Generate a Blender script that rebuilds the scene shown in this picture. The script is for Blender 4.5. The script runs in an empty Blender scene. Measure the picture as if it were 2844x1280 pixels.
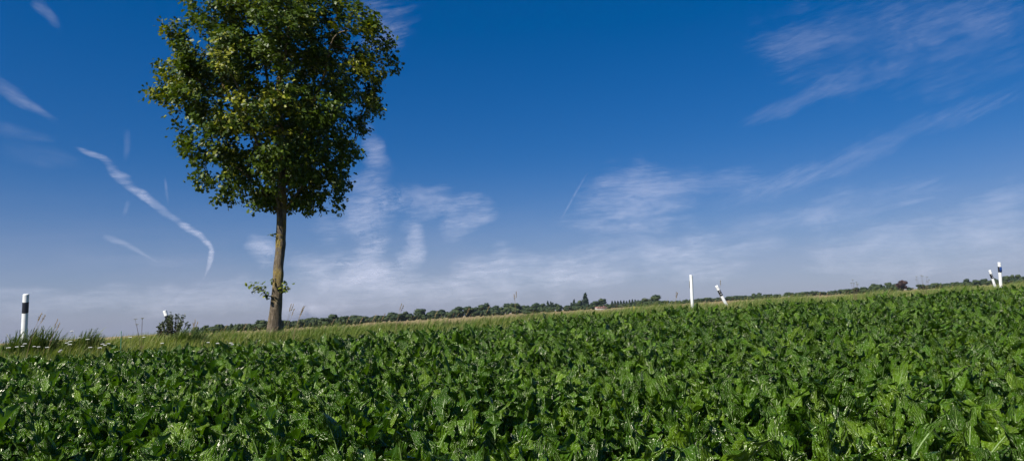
import bpy, math, random
import numpy as np
from mathutils import Matrix, Vector

R = math.radians
random.seed(7)
rng = np.random.default_rng(11)
scene = bpy.context.scene
col = scene.collection

# ------------------------------------------------------------------ camera
W, H, F = 2844.0, 1280.0, 1896.0          # photograph size, focal length in its pixels
EYE = 1.25
SLOPE = math.tan(R(1.0))                   # the land rises gently to the right
cam_d = bpy.data.cameras.new('camera')
cam_d.sensor_width = 36.0
cam_d.lens = 24.0
cam_d.clip_end = 400000.0
cam = bpy.data.objects.new('camera', cam_d)
col.objects.link(cam)
CM = Matrix.Rotation(R(90 + 6.77), 4, 'X') @ Matrix.Rotation(R(-2.4), 4, 'Z')
cam.matrix_world = Matrix.Translation((0, 0, EYE)) @ CM
scene.camera = cam


def ray(px, py):
    return (CM.to_3x3() @ Vector(((px - W / 2) / F, -(py - H / 2) / F, -1.0))).normalized()


def P(px, py, y):
    """point on the line of sight through a photograph pixel at ground distance y"""
    r = ray(px, py)
    return Vector((0, 0, EYE)) + r * (y / r.y)


# ------------------------------------------------------------------ world
SUN_EL, SUN_AZ = R(43), R(180 + 43)        # behind the camera, to its left
wd = bpy.data.worlds.new('World')
scene.world = wd
wd.use_nodes = True
nt = wd.node_tree
nt.nodes.clear()


class E:
    """tiny expression wrapper: arithmetic on sockets makes Math nodes"""
    def __init__(s, tree, sock):
        s.t, s.s = tree, sock

    def op(s, o, *a, clamp=False):
        n = s.t.nodes.new('ShaderNodeMath')
        n.operation = o
        n.use_clamp = clamp
        for i, v in enumerate((s,) + a):
            if isinstance(v, E):
                s.t.links.new(v.s, n.inputs[i])
            else:
                n.inputs[i].default_value = v
        return E(s.t, n.outputs[0])

    def __add__(s, o): return s.op('ADD', o)
    __radd__ = __add__
    def __sub__(s, o): return s.op('SUBTRACT', o)
    def __rsub__(s, o): return (s * -1.0) + o
    def __mul__(s, o): return s.op('MULTIPLY', o)
    __rmul__ = __mul__
    def __truediv__(s, o): return s.op('DIVIDE', o)
    def clamp(s): return s.op('ADD', 0.0, clamp=True)
    def pw(s, e): return s.op('POWER', e)
    def mx(s, o): return s.op('MAXIMUM', o)
    def mn(s, o): return s.op('MINIMUM', o)

    def smooth(s, a, b):
        n = s.t.nodes.new('ShaderNodeMapRange')
        n.interpolation_type = 'SMOOTHSTEP'
        s.t.links.new(s.s, n.inputs['Value'])
        n.inputs['From Min'].default_value = a
        n.inputs['From Max'].default_value = b
        return E(s.t, n.outputs[0])


def xyz(tree, x, y, z=0.0):
    n = tree.nodes.new('ShaderNodeCombineXYZ')
    for i, v in enumerate((x, y, z)):
        if isinstance(v, E):
            tree.links.new(v.s, n.inputs[i])
        else:
            n.inputs[i].default_value = v
    return n.outputs[0]


def noise(tree, vec, scale, detail=4, rough=0.55, dist=0.0):
    n = tree.nodes.new('ShaderNodeTexNoise')
    if vec is not None:
        tree.links.new(vec, n.inputs['Vector'])
    n.inputs['Scale'].default_value = scale
    n.inputs['Detail'].default_value = detail
    n.inputs['Roughness'].default_value = rough
    n.inputs['Distortion'].default_value = dist
    return E(tree, n.outputs['Fac'])


def sky_world():
    new, link = nt.nodes.new, nt.links.new
    out = new('ShaderNodeOutputWorld')
    bg = new('ShaderNodeBackground')
    bg.inputs['Strength'].default_value = 0.053
    link(bg.outputs[0], out.inputs[0])
    sky = new('ShaderNodeTexSky')
    sky.sky_type = 'NISHITA'
    sky.sun_disc = False
    sky.sun_elevation = SUN_EL
    sky.sun_rotation = SUN_AZ
    sky.altitude = 100
    sky.air_density = 1.0
    sky.dust_density = 0.6
    sky.ozone_density = 3.0
    hsv = new('ShaderNodeHueSaturation')
    hsv.inputs['Saturation'].default_value = 1.47
    hsv.inputs['Value'].default_value = 1.06
    gm = new('ShaderNodeGamma')
    gm.inputs['Gamma'].default_value = 0.72
    tint = new('ShaderNodeMix')
    tint.data_type = 'RGBA'
    tint.blend_type = 'MULTIPLY'
    tint.inputs[0].default_value = 1.0
    tint.inputs[7].default_value = (1.16, 1.25, 1.62, 1)
    link(sky.outputs[0], gm.inputs[0])
    link(gm.outputs[0], tint.inputs[6])
    link(tint.outputs[2], hsv.inputs['Color'])
    tc = new('ShaderNodeTexCoord')
    sep = new('ShaderNodeSeparateXYZ')
    link(tc.outputs['Generated'], sep.inputs[0])
    x, y, z = (E(nt, s) for s in sep.outputs)
    az = x.op('ARCTAN2', y)
    el = z.op('ARCSINE')

    fib = noise(nt, xyz(nt, az * 5 + el * 3, el * 55 - az * 4), 1.0, 7, 0.62)
    big = noise(nt, xyz(nt, az * 5, el * 12, 2.0), 1.0, 4, 0.55)
    # veil that thickens everywhere towards the horizon, all round the compass
    veil = (1.0 - el.op('ABSOLUTE').smooth(0.0, 0.26)).pw(1.75)
    veil = veil * (big * 0.5 + fib * .25 + 0.14) * 0.85
    dens = veil.mn(0.82).mx(0.0)
    mix = new('ShaderNodeMix')
    mix.data_type = 'RGBA'
    link(dens.s, mix.inputs[0])
    link(hsv.outputs[0], mix.inputs[6])
    mix.inputs[7].default_value = (5.5, 5.8, 8.0, 1)
    link(mix.outputs[2], bg.inputs['Color'])


sky_world()

sun_d = bpy.data.lights.new('sun', 'SUN')
sun_d.energy = 5.0
sun_d.angle = R(0.53)
sun_d.color = (1.0, 0.95, 0.86)
sun = bpy.data.objects.new('sun', sun_d)
col.objects.link(sun)
sd = Vector((math.sin(SUN_AZ) * math.cos(SUN_EL), math.cos(SUN_AZ) * math.cos(SUN_EL), math.sin(SUN_EL)))
sun.rotation_euler = sd.to_track_quat('Z', 'Y').to_euler()
sun.location = (0, 0, 60)

vs = scene.view_settings
vs.view_transform = 'Standard'
vs.look = 'None'
vs.exposure = 0.5
vs.gamma = 1.0
vs.use_curve_mapping = False
scene.cycles.max_bounces = 8
scene.cycles.transparent_max_bounces = 24


# ------------------------------------------------------------------ helpers
def tag(o, label=None, cat=None, group=None, kind=None):
    if label: o['label'] = label
    if cat: o['category'] = cat
    if group: o['group'] = group
    if kind: o['kind'] = kind
    return o


def np_mesh(name, v, f, mats, uv=None, attr=None, mat_idx=None, smooth=True):
    """v (n,3), f list of index arrays (each (m,k)), uv per vertex, attr {name: per vertex float}"""
    me = bpy.data.meshes.new(name)
    v = np.asarray(v, np.float32)
    fs = f if isinstance(f, list) else [f]
    fs = [np.asarray(a, np.int32) for a in fs if len(a)]
    loops = np.concatenate([a.ravel() for a in fs])
    tot = np.concatenate([np.full(len(a), a.shape[1], np.int32) for a in fs])
    start = np.concatenate([[0], np.cumsum(tot)[:-1]]).astype(np.int32)
    me.vertices.add(len(v))
    me.vertices.foreach_set('co', v.ravel())
    me.loops.add(len(loops))
    me.loops.foreach_set('vertex_index', loops)
    me.polygons.add(len(tot))
    me.polygons.foreach_set('loop_start', start)
    me.polygons.foreach_set('loop_total', tot)
    if smooth:
        me.polygons.foreach_set('use_smooth', np.ones(len(tot), bool))
    for m in (mats if isinstance(mats, (list, tuple)) else [mats]):
        me.materials.append(m)
    if mat_idx is not None:
        me.polygons.foreach_set('material_index', np.asarray(mat_idx, np.int32))
    if uv is not None:
        l = me.uv_layers.new(name='UVMap')
        l.data.foreach_set('uv', np.asarray(uv, np.float32)[loops].ravel())
    if attr:
        for k, a in attr.items():
            at = me.attributes.new(k, 'FLOAT', 'POINT')
            at.data.foreach_set('value', np.asarray(a, np.float32))
    me.update(calc_edges=True)
    me.validate()
    return me


def link_obj(name, me, parent=None, loc=None):
    o = bpy.data.objects.new(name, me)
    col.objects.link(o)
    if parent is not None:
        o.parent = parent
    if loc is not None:
        o.location = loc
    return o


def empty(name, loc, rot=(0, 0, 0)):
    o = bpy.data.objects.new(name, None)
    o.empty_display_size = 0.2
    col.objects.link(o)
    o.location = loc
    o.rotation_euler = rot
    return o


class Geo:
    """collects pieces into one mesh"""
    def __init__(s):
        s.v, s.f3, s.f4, s.m3, s.m4, s.n = [], [], [], [], [], 0
        s.a = []

    def add(s, v, f, m=0, rnd=0.0):
        v = np.asarray(v, float).reshape(-1, 3)
        f = np.asarray(f, int)
        if f.shape[1] == 3:
            s.f3.append(f + s.n); s.m3 += [m] * len(f)
        else:
            s.f4.append(f + s.n); s.m4 += [m] * len(f)
        s.v.append(v)
        s.a.append(np.broadcast_to(np.asarray(rnd, float), (len(v),)))
        s.n += len(v)

    def tube(s, pts, rad, sides=6, m=0, cap=True, rnd=0.0):
        pts = np.asarray(pts, float)
        rad = np.broadcast_to(np.asarray(rad, float), (len(pts),))
        tan = np.gradient(pts, axis=0)
        tan /= np.linalg.norm(tan, axis=1)[:, None] + 1e-9
        up = np.array([0.0, 0.0, 1.0]) if abs(tan[0][2]) < .9 else np.array([1.0, 0, 0])
        v = []
        a = np.linspace(0, 2 * np.pi, sides, endpoint=False)
        n = np.cross(tan[0], up); n /= np.linalg.norm(n)
        for p, t, r in zip(pts, tan, rad):
            n = n - t * np.dot(n, t); n /= np.linalg.norm(n) + 1e-9
            b = np.cross(t, n)
            v.append(p + r * (np.cos(a)[:, None] * n + np.sin(a)[:, None] * b))
        v = np.concatenate(v)
        f = []
        for i in range(len(pts) - 1):
            for k in range(sides):
                k2 = (k + 1) % sides
                f.append((i * sides + k, i * sides + k2, (i + 1) * sides + k2, (i + 1) * sides + k))
        s.add(v, f, m, rnd)
        if cap:
            c = len(pts) - 1
            s.add(np.vstack([v[c * sides:], pts[-1] + tan[-1] * rad[-1] * .5]),
                  [(k, (k + 1) % sides, sides) for k in range(sides)], m, rnd)

    def mesh(s, name, mats, smooth=True):
        f = []
        if s.f3: f.append(np.concatenate(s.f3))
        if s.f4: f.append(np.concatenate(s.f4))
        return np_mesh(name, np.concatenate(s.v), f, mats, attr={'rnd': np.concatenate(s.a)},
                       mat_idx=s.m3 + s.m4, smooth=smooth)


# ------------------------------------------------------------------ materials
def material(name):
    m = bpy.data.materials.new(name)
    m.use_nodes = True
    t = m.node_tree
    t.nodes.clear()
    o = t.nodes.new('ShaderNodeOutputMaterial')
    b = t.nodes.new('ShaderNodeBsdfPrincipled')
    t.links.new(b.outputs[0], o.inputs[0])
    return m, t, b, o


def ramp(t, fac, stops):
    r = t.nodes.new('ShaderNodeValToRGB')
    e = r.color_ramp.elements
    while len(e) < len(stops):
        e.new(0.5)
    for el_, (p, c) in zip(e, stops):
        el_.position = p
        el_.color = (*c, 1)
    t.links.new(fac.s, r.inputs[0])
    return r.outputs[0]


def mixc(t, fac, a, b, mode='MIX'):
    n = t.nodes.new('ShaderNodeMix')
    n.data_type = 'RGBA'
    n.blend_type = mode
    for i, v in ((0, fac), (6, a), (7, b)):
        if isinstance(v, E):
            t.links.new(v.s, n.inputs[i])
        elif isinstance(v, (int, float)):
            n.inputs[i].default_value = v
        elif isinstance(v, tuple):
            n.inputs[i].default_value = (*v, 1)
        else:
            t.links.new(v, n.inputs[i])
    return n.outputs[2]


def bump(t, b, h, strength, dist):
    n = t.nodes.new('ShaderNodeBump')
    n.inputs['Strength'].default_value = strength
    n.inputs['Distance'].default_value = dist
    t.links.new(h.s, n.inputs['Height'])
    t.links.new(n.outputs[0], b.inputs['Normal'])
    return n.outputs[0]


def rnd_value(t):
    """one random number per leaf: a stored value, plus the object's own"""
    a = t.nodes.new('ShaderNodeAttribute')
    a.attribute_name = 'rnd'
    oi = t.nodes.new('ShaderNodeObjectInfo')
    return (E(t, a.outputs['Fac']) + E(t, oi.outputs['Random'])).op('FRACT')


def leaf_surface(t, b, o, colour, trans, tcol_gain=(1.5, 1.6, .5)):
    """mix in light shining through the leaf"""
    t.links.new(colour, b.inputs['Base Color'])
    tr = t.nodes.new('ShaderNodeBsdfTranslucent')
    g = mixc(t, 1.0, colour, tcol_gain, 'MULTIPLY')
    t.links.new(g, tr.inputs['Color'])
    ms = t.nodes.new('ShaderNodeMixShader')
    ms.inputs[0].default_value = trans
    t.links.new(b.outputs[0], ms.inputs[1])
    t.links.new(tr.outputs[0], ms.inputs[2])
    t.links.new(ms.outputs[0], o.inputs[0])


def beet_leaf_material():
    m, t, b, o = material('beet leaf')
    uvn = t.nodes.new('ShaderNodeUVMap')
    sp = t.nodes.new('ShaderNodeSeparateXYZ')
    t.links.new(uvn.outputs[0], sp.inputs[0])
    u = E(t, sp.outputs[0]); v = E(t, sp.outputs[1])          # u -1..1 across, v 0..1 along
    au = u.op('ABSOLUTE')
    r = rnd_value(t)
    geo = t.nodes.new('ShaderNodeTexCoord')
    nz = noise(t, xyz(t, u * 1.2 + r * 40.0, v * 3.0, r * 13.0), 2.2, 4, .6)
    base = ramp(t, r * .6 + nz * .45, [(.12, (.021, .058, .003)), (.42, (.048, .116, .005)), (.7, (.088, .174, .008)), (.95, (.145, .232, .013)), (1.0, (.24, .25, .03))])
    # pale side veins curving off the midrib
    vv = ((v * 8.5 - au * 3.0) + noise(t, xyz(t, u * 2.0, v * 3.0, r * 9.0), 3.0, 2) * .8).op('FRACT')
    vein = (1.0 - (vv - .5).op('ABSOLUTE').smooth(.02, .13)) * (1.0 - au.smooth(.35, .95))
    rib = 1.0 - au.smooth(.03, .085)
    vm = (vein * .38).mx(rib * .75)
    colr = mixc(t, vm, base, (.17, .27, .065))
    b.inputs['Roughness'].default_value = .26
    b.inputs['Specular IOR Level'].default_value = .68
    wr = noise(t, xyz(t, u * 1.6 + r * 20.0, v * 5.0, r * 31.0), 1.9, 3, .6)
    hgt = wr * 1.0 + (vv - .5).op('ABSOLUTE') * .55 - rib * .3
    b.inputs['Specular Tint'].default_value = (1.0, .97, .84, 1)
    bump(t, b, hgt, .85, .04)
    leaf_surface(t, b, o, colr, .16, (1.6, 1.9, .5))
    return m


def simple_leaf_material(name, stops, rough=.4, trans=.25, spec=.4, gain=(1.5, 1.6, .5)):
    m, t, b, o = material(name)
    r = rnd_value(t)
    c = ramp(t, r, stops)
    b.inputs['Roughness'].default_value = rough
    b.inputs['Specular IOR Level'].default_value = spec
    leaf_surface(t, b, o, c, trans, gain)
    return m


def plain(name, c, rough=.6, spec=.4, var=0.0, nscale=20.0):
    m, t, b, o = material(name)
    if var:
        tc = t.nodes.new('ShaderNodeTexCoord')
        n = noise(t, tc.outputs['Object'], nscale, 5, .6)
        cc = ramp(t, n, [(.25, tuple(x * (1 - var) for x in c)), (.75, tuple(min(1, x * (1 + var)) for x in c))])
        t.links.new(cc, b.inputs['Base Color'])
    else:
        b.inputs['Base Color'].default_value = (*c, 1)
    b.inputs['Roughness'].default_value = rough
    b.inputs['Specular IOR Level'].default_value = spec
    return m


def bark_material():
    m, t, b, o = material('oak bark')
    tc = t.nodes.new('ShaderNodeTexCoord')
    sp = t.nodes.new('ShaderNodeSeparateXYZ')
    t.links.new(tc.outputs['Object'], sp.inputs[0])
    x, y, z = (E(t, s) for s in sp.outputs)
    v1 = xyz(t, x * 1.0, y * 1.0, z * .28)
    fur = noise(t, v1, 17.0, 6, .75, .8)
    fine = noise(t, tc.outputs['Object'], 60.0, 4, .65)
    base = ramp(t, fur * .7 + fine * .3, [(.34, (.030, .023, .016)), (.5, (.15, .118, .082)), (.64, (.34, .28, .205))])
    lich = noise(t, xyz(t, x, y, z * .75), 4.6, 6, .72)
    hgt = z.smooth(.7, 2.1) * .85 + .12
    lf = (lich.smooth(.46, .56) * fine.smooth(.3, .62) * hgt).clamp()
    lc = ramp(t, fine, [(.35, (.22, .155, .014)), (.65, (.42, .31, .035))])
    c = mixc(t, lf * .95, base, lc)
    pale = noise(t, tc.outputs['Object'], 9.0, 5, .7).smooth(.58, .72) * .45
    c = mixc(t, pale, c, (.23, .225, .20))
    t.links.new(c, b.inputs['Base Color'])
    b.inputs['Roughness'].default_value = .9
    b.inputs['Specular IOR Level'].default_value = .2
    bump(t, b, fur + fine * .3, 1.0, .07)
    return m


def ground_material():
    m, t, b, o = material('ground')
    at = t.nodes.new('ShaderNodeAttribute'); at.attribute_name = 'zone'
    z = E(t, at.outputs['Fac'])
    tc = t.nodes.new('ShaderNodeTexCoord')
    n1 = noise(t, tc.outputs['Object'], 3.0, 6, .65)
    n2 = noise(t, tc.outputs['Object'], .03, 5, .6)
    soil = ramp(t, n1, [(.3, (.040, .028, .018)), (.7, (.10, .075, .05))])
    turf = ramp(t, n1, [(.3, (.045, .075, .016)), (.7, (.105, .135, .035))])
    straw = ramp(t, n2 * .6 + n1 * .4, [(.35, (.20, .15, .07)), (.65, (.33, .25, .12))])
    c = mixc(t, z.smooth(.2, .8), soil, turf)
    c = mixc(t, z.smooth(1.2, 1.8), c, straw)
    t.links.new(c, b.inputs['Base Color'])
    b.inputs['Roughness'].default_value = .95
    b.inputs['Specular IOR Level'].default_value = .15
    bump(t, b, n1, .8, .05)
    return m


M_BEET = beet_leaf_material()
M_STALK = plain('beet stalk', (.16, .25, .07), .38, .5, .25, 30)
M_BARK = bark_material()
M_TWIG = plain('twig bark', (.085, .068, .045), .85, .2, .3, 30)
M_OAK = simple_leaf_material('oak leaf', [(.0, (.032, .060, .006)), (.35, (.074, .118, .009)), (.7, (.145, .190, .014)), (1.0, (.26, .265, .024))], .45, .24, .3, (1.5, 1.5, .35))
M_GRASS = simple_leaf_material('grass blade', [(.0, (.050, .095, .014)), (.40, (.125, .185, .030)), (.75, (.19, .235, .050)), (1.0, (.33, .30, .13))], .5, .3, .3)
M_DRY = simple_leaf_material('dry grass', [(.0, (.24, .18, .085)), (1.0, (.40, .30, .17))], .7, .25, .2, (1.1, 1.0, .8))
M_DARKWEED = simple_leaf_material('dark weed leaf', [(.0, (.022, .040, .012)), (1.0, (.06, .082, .026))], .5, .15)
M_WEEDSTEM = plain('weed stem', (.11, .13, .055), .6, .3, .3, 20)
M_BROWNSTEM = plain('withered stem', (.13, .09, .06), .7, .2, .3, 20)
M_PETAL = plain('white petals', (.80, .80, .74), .7, .3, .06, 40)
M_UMBELDRY = plain('faded umbel', (.21, .20, .11), .7, .2, .3, 40)
M_GROUND = ground_material()
M_ASPHALT = plain('asphalt', (.055, .055, .058), .85, .3, .35, 40)
M_LINE = plain('road paint', (.72, .72, .70), .6, .3, .08, 10)
M_POST = plain('white post plastic', (.74, .75, .73), .42, .45, .12, 7)
M_BLACK = plain('black band', (.012, .013, .017), .35, .5, .2, 20)
M_BLUE = plain('blue reflector housing', (.010, .045, .20), .3, .6)
M_REFL = plain('reflector', (.55, .57, .60), .12, .9)
M_DEPTH = [
    simple_leaf_material('far tree foliage', [(.0, (.016, .030, .012)), (.6, (.032, .050, .016)), (1.0, (.055, .075, .024))], .6, .1, .2),
    simple_leaf_material('far conifer foliage', [(.0, (.012, .024, .012)), (1.0, (.030, .045, .020))], .6, .05, .2),
    simple_leaf_material('copper foliage', [(.0, (.026, .015, .013)), (1.0, (.060, .034, .026))], .6, .1, .2),
    simple_leaf_material('pale willow foliage', [(.0, (.045, .060, .026)), (1.0, (.095, .115, .055))], .6, .15, .2),
]
M_WALL = plain('whitewashed wall', (.58, .56, .53), .8, .2, .05, 3)
M_ROOF = plain('red roof tiles', (.24, .13, .10), .8, .2, .2, 3)
M_GLASS = plain('window glass', (.03, .04, .05), .1, .7)
M_YELLOW = plain('yellow stake', (.62, .50, .03), .5, .4, .1, 10)


# ------------------------------------------------------------------ high cloud
CLOUD_Z = 3000.0


def cloud_material():
    m, t, b, o = material('high cloud')
    uvn = t.nodes.new('ShaderNodeUVMap')
    sp = t.nodes.new('ShaderNodeSeparateXYZ')
    t.links.new(uvn.outputs[0], sp.inputs[0])
    az, el = E(t, sp.outputs[0]), E(t, sp.outputs[1])

    def at(n):
        q = t.nodes.new('ShaderNodeAttribute'); q.attribute_name = n
        return E(t, q.outputs['Fac'])
    fall, amt, slope, rough = at('fall'), at('amt'), at('slope'), at('rough')
    e2 = el - az * slope
    f1 = noise(t, xyz(t, az * 7.0 + el * 10.0, e2 * 80.0), 1.0, 9, .66, .5)
    f2 = noise(t, xyz(t, az * 38.0, e2 * 170.0, 5.0), 1.0, 7, .65, .6)
    gap = noise(t, xyz(t, az * 9.0, el * 16.0, 3.0), 1.0, 5, .6, .4)
    n = f1 * .6 + f2 * .4
    lowf = noise(t, xyz(t, az * 9.0, e2 * 46.0, 8.0), 1.0, 7, .65, .8)
    body = (fall * 1.0 + (n - .5) * rough * 2.2 + (lowf - .5) * rough * 1.4).smooth(.06, 1.45)
    d = (body * fall.smooth(0.0, .45) * amt * 1.25 * (f2.smooth(.2, .8) * .5 + .65) * (gap.smooth(.32, .62) * .75 + .3)).clamp()
    dif = t.nodes.new('ShaderNodeBsdfDiffuse')
    tl = t.nodes.new('ShaderNodeBsdfTranslucent')
    for q in (dif, tl):
        q.inputs['Color'].default_value = (.84, .85, .95, 1)
    mx_ = t.nodes.new('ShaderNodeMixShader'); mx_.inputs[0].default_value = .7
    t.links.new(dif.outputs[0], mx_.inputs[1]); t.links.new(tl.outputs[0], mx_.inputs[2])
    tr = t.nodes.new('ShaderNodeBsdfTransparent')
    fin = t.nodes.new('ShaderNodeMixShader')
    t.links.new(d.s, fin.inputs[0]); t.links.new(tr.outputs[0], fin.inputs[1]); t.links.new(mx_.outputs[0], fin.inputs[2])
    t.links.new(fin.outputs[0], o.inputs[0])
    return m


M_CLOUD = cloud_material()


rc = np.random.default_rng(3)


def cloud(name, label, strokes, group=None):
    """strokes: (points, half width at start, at end, amount, roughness, slope of the fibres); sheets lie at cloud height"""
    Vs, Fs, UV, A = [], [], [], {k: [] for k in ('fall', 'amt', 'slope', 'rough')}
    base = 0
    k2 = 2844 / 2575
    for li, (pts, w0, w1, amt, rough, slope) in enumerate(strokes):
        pts = np.array(pts, float) * k2
        seg = np.concatenate([[0], np.cumsum(np.linalg.norm(np.diff(pts, axis=0), axis=1))])
        n = max(10, int(seg[-1] / 14))
        t = np.linspace(-.0, 1, n + 1) * seg[-1]
        c = np.stack([np.interp(t, seg, pts[:, i]) for i in (0, 1)], -1)
        for _ in range(1):
            c[1:-1] = (c[:-2] + 2 * c[1:-1] + c[2:]) / 4
        tg = np.gradient(c, axis=0); tg /= np.linalg.norm(tg, axis=1)[:, None]
        nm = np.stack([-tg[:, 1], tg[:, 0]], -1)
        if w1 is None:
            w = np.interp(t / seg[-1], np.linspace(0, 1, len(w0)), w0) * k2 * 2.0
        else:
            w = np.interp(t / seg[-1], (0, 1), (w0, w1)) * k2 * 2.2
        tt_ = t / 60.0
        ph = rc.uniform(0, 6.28, 6)
        wob = np.sin(tt_ + ph[0]) * .5 + np.sin(tt_ * 2.3 + ph[1]) * .3 + np.sin(tt_ * 4.1 + ph[2]) * .2
        wob2 = np.sin(tt_ * 1.3 + ph[3]) * .5 + np.sin(tt_ * 2.9 + ph[4]) * .3 + np.sin(tt_ * 5.7 + ph[5]) * .2
        c = c + nm * (w * .16 * wob)[:, None]
        w = w * (1 + .28 * wob2)
        m = 10
        uu = np.linspace(-1, 1, m + 1)
        for i in range(n + 1):
            end = min(1.0, min(t[i], seg[-1] - t[i]) / (max(w[i] * 1.3, (.12 if w1 is None else .34) * seg[-1])) + 1e-6)
            for u in uu:
                q = c[i] + nm[i] * u * w[i]
                r = ray(*q)
                z = CLOUD_Z + 18.0 * li
                lam = z / max(r.z, .012)
                Vs.append((r.x * lam, r.y * lam, EYE + r.z * lam))
                UV.append((math.atan2(r.x, r.y), math.asin(r.z)))
                A['fall'].append((1 - u * u) ** 1.5 * math.sin(end * math.pi / 2))
                A['amt'].append(amt * .53); A['slope'].append(slope); A['rough'].append(rough)
        ii = np.arange((n + 1) * (m + 1)).reshape(n + 1, m + 1) + base
        Fs.append(np.stack([ii[:-1, :-1], ii[:-1, 1:], ii[1:, 1:], ii[1:, :-1]], -1).reshape(-1, 4))
        base += (n + 1) * (m + 1)
    V = np.array(Vs)
    o0 = V.mean(0)
    o = link_obj(name, np_mesh(name, V - o0, np.concatenate(Fs), M_CLOUD, uv=UV, attr=A), loc=o0)
    return tag(o, label, 'contrail' if name == 'contrail' else 'cloud', group)


cloud('contrail', 'broad frayed white vapour trail slanting down left of the oak and hooking at its end', [
    ([(180, 366), (262, 400), (330, 470), (430, 545), (500, 590), (536, 622), (528, 660), (504, 722)], [3, 8, 10, 7, 8, 6, 4, 1.2], None, .72, 1.5, .0)])
cloud('contrail', 'short bright thin vapour trail low between far left post and oak', [([(250, 590), (310, 612), (405, 663)], 6, 2, .62, .6, .0)])
cloud('contrail', 'faint vapour streak entering at the left edge, upper of two', [([(-40, 190), (60, 258), (160, 316)], 14, 6, .24, .8, -.3)])
cloud('contrail', 'faint vapour streak at the left edge, lower of two', [([(-40, 320), (70, 340), (155, 352)], 14, 7, .22, .8, -.1), ([(-20, 365), (120, 395), (220, 414)], 22, 12, .12, .8, -.2)])
cloud('contrail', 'faint small vapour streak in the upper left corner', [([(78, -6), (122, 35), (150, 78)], 12, 6, .20, .8, -.3)])
cloud('contrail', 'tiny upright vapour streak just left of the crown', [([(414, 440), (424, 520)], 2.5, 2, .26, .3, .0)])
cloud('contrail', 'faint vertical wisp above the broad vapour trail', [([(316, 320), (320, 370), (314, 410)], 8, 4, .10, .6, .0)])
cloud('contrail', 'tiny faint wisp below the broad vapour trail', [([(323, 500), (310, 548)], 5, 3, .13, .6, .0)])
cloud('contrail', 'thin faint vapour line right of centre', [([(1486, 420), (1450, 480), (1408, 560)], 2.2, 2.2, .22, .4, .0)])
cloud('cirrus_cloud', 'white ragged cloud column beside the lower right of the crown', [
    ([(915, 300), (945, 370), (950, 430), (915, 490), (925, 550), (945, 610), (935, 680), (880, 770)], [10, 22, 28, 44, 50, 30, 40, 60], None, .42, .9, .12),
    ([(900, 470), (925, 540), (950, 615)], 70, 30, .40, .9, .12),
    ([(830, 500), (880, 620)], 60, 46, .30, 1.0, .1)])
cloud('cirrus_cloud', 'faint ragged cloud beside the upper right of the crown', [([(995, -30), (970, 60), (930, 150)], 70, 34, .36, 1.2, .2)])
cloud('cirrus_cloud', 'small curled white cloud hook between the oak and the centre', [([(985, 566), (1045, 570), (1055, 625), (1000, 685)], 14, 22, .70, .6, .05)])
cloud('cirrus_cloud', 'swept hooked cloud pointing right above the centre', [
    ([(950, 505), (1060, 488), (1160, 480)], 22, 10, .30, 1.0, .03),
    ([(980, 540), (1130, 510), (1262, 512)], 30, 14, .44, 1.0, .05),
    ([(1262, 510), (1180, 555), (1095, 602)], 20, 20, .46, .9, .12)])
cloud('cirrus_cloud', 'small feathered cloud touching the left side of the oak trunk', [([(612, 596), (665, 630), (700, 680)], 14, 36, .55, .7, .0)])
cloud('cirrus_cloud', 'pale cloud fan spreading right above the horizon from the trunk', [
    ([(690, 770), (850, 700), (985, 625)], 60, 34, .50, .8, .12),
    ([(640, 775), (900, 728), (1060, 700)], 62, 36, .66, .5, .06),
    ([(820, 770), (1150, 715), (1500, 665), (2000, 622)], 40, 40, .52, .8, .06),
    ([(720, 700), (860, 660)], 26, 16, .2, 1.0, .0)])
cloud('cirrus_cloud', 'thin brushed cloud patch right of the centre', [
    ([(1420, 510), (1600, 498), (1790, 500)], 44, 56, .28, 1.1, .03),
    ([(1370, 562), (1560, 555), (1720, 560)], 8, 42, .28, 1.1, .04),
    ([(1440, 462), (1700, 452), (1980, 472)], 20, 26, .16, 1.0, .0)])
cloud('cirrus_cloud', 'straight faint cloud streak rising right, upper of the long streaks', [([(1830, 322), (2000, 262), (2130, 200), (2320, 148)], 9, 26, .14, 1.0, .42)])
cloud('cirrus_cloud', 'longest cloud streak rising to the right edge', [([(1760, 535), (1950, 470), (2150, 395), (2300, 325), (2640, 205)], 22, 16, .18, 1.0, .42)])
cloud('cirrus_cloud', 'low faint cloud streaks below the longest streak', [
    ([(1700, 605), (1950, 560), (2200, 500), (2420, 435)], 16, 30, .16, 1.0, .22),
    ([(1985, 560), (2100, 554), (2230, 536)], 20, 14, .24, 1.0, .1),
    ([(2060, 566), (2240, 520), (2380, 488)], 8, 4, .20, .6, .2),
    ([(1800, 640), (1900, 618), (2000, 600)], 10, 14, .2, .8, .15)])
cloud('cirrus_cloud', 'wide faint brushed cloud in the upper right corner', [
    ([(1810, 102), (2000, 112), (2250, 70), (2660, 10)], 22, 44, .13, 1.2, .18),
    ([(1860, 140), (2200, 110), (2660, 70)], 60, 110, .09, 1.2, .15)])
cloud('cirrus_cloud', 'layered lavender cloud low at the right edge', [
    ([(2350, 572), (2480, 545), (2660, 530)], 34, 60, .26, 1.1, .08),
    ([(1960, 640), (2250, 610), (2660, 590)], 30, 54, .26, 1.2, .03),
    ([(2000, 665), (2300, 660), (2660, 630)], 26, 40, .22, 1.2, .02)])
cloud('cirrus_cloud', 'flat pale cloud bands low over the left horizon', [
    ([(-60, 738), (60, 734), (185, 726)], 11, 5, .26, .8, .03),
    ([(-60, 775), (200, 752), (440, 736)], 22, 16, .26, 1.1, .04),
    ([(280, 778), (520, 752), (720, 730)], 22, 32, .32, .9, .05),
    ([(100, 646), (400, 658), (560, 664)], 12, 8, .10, .9, -.02)])


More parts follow.
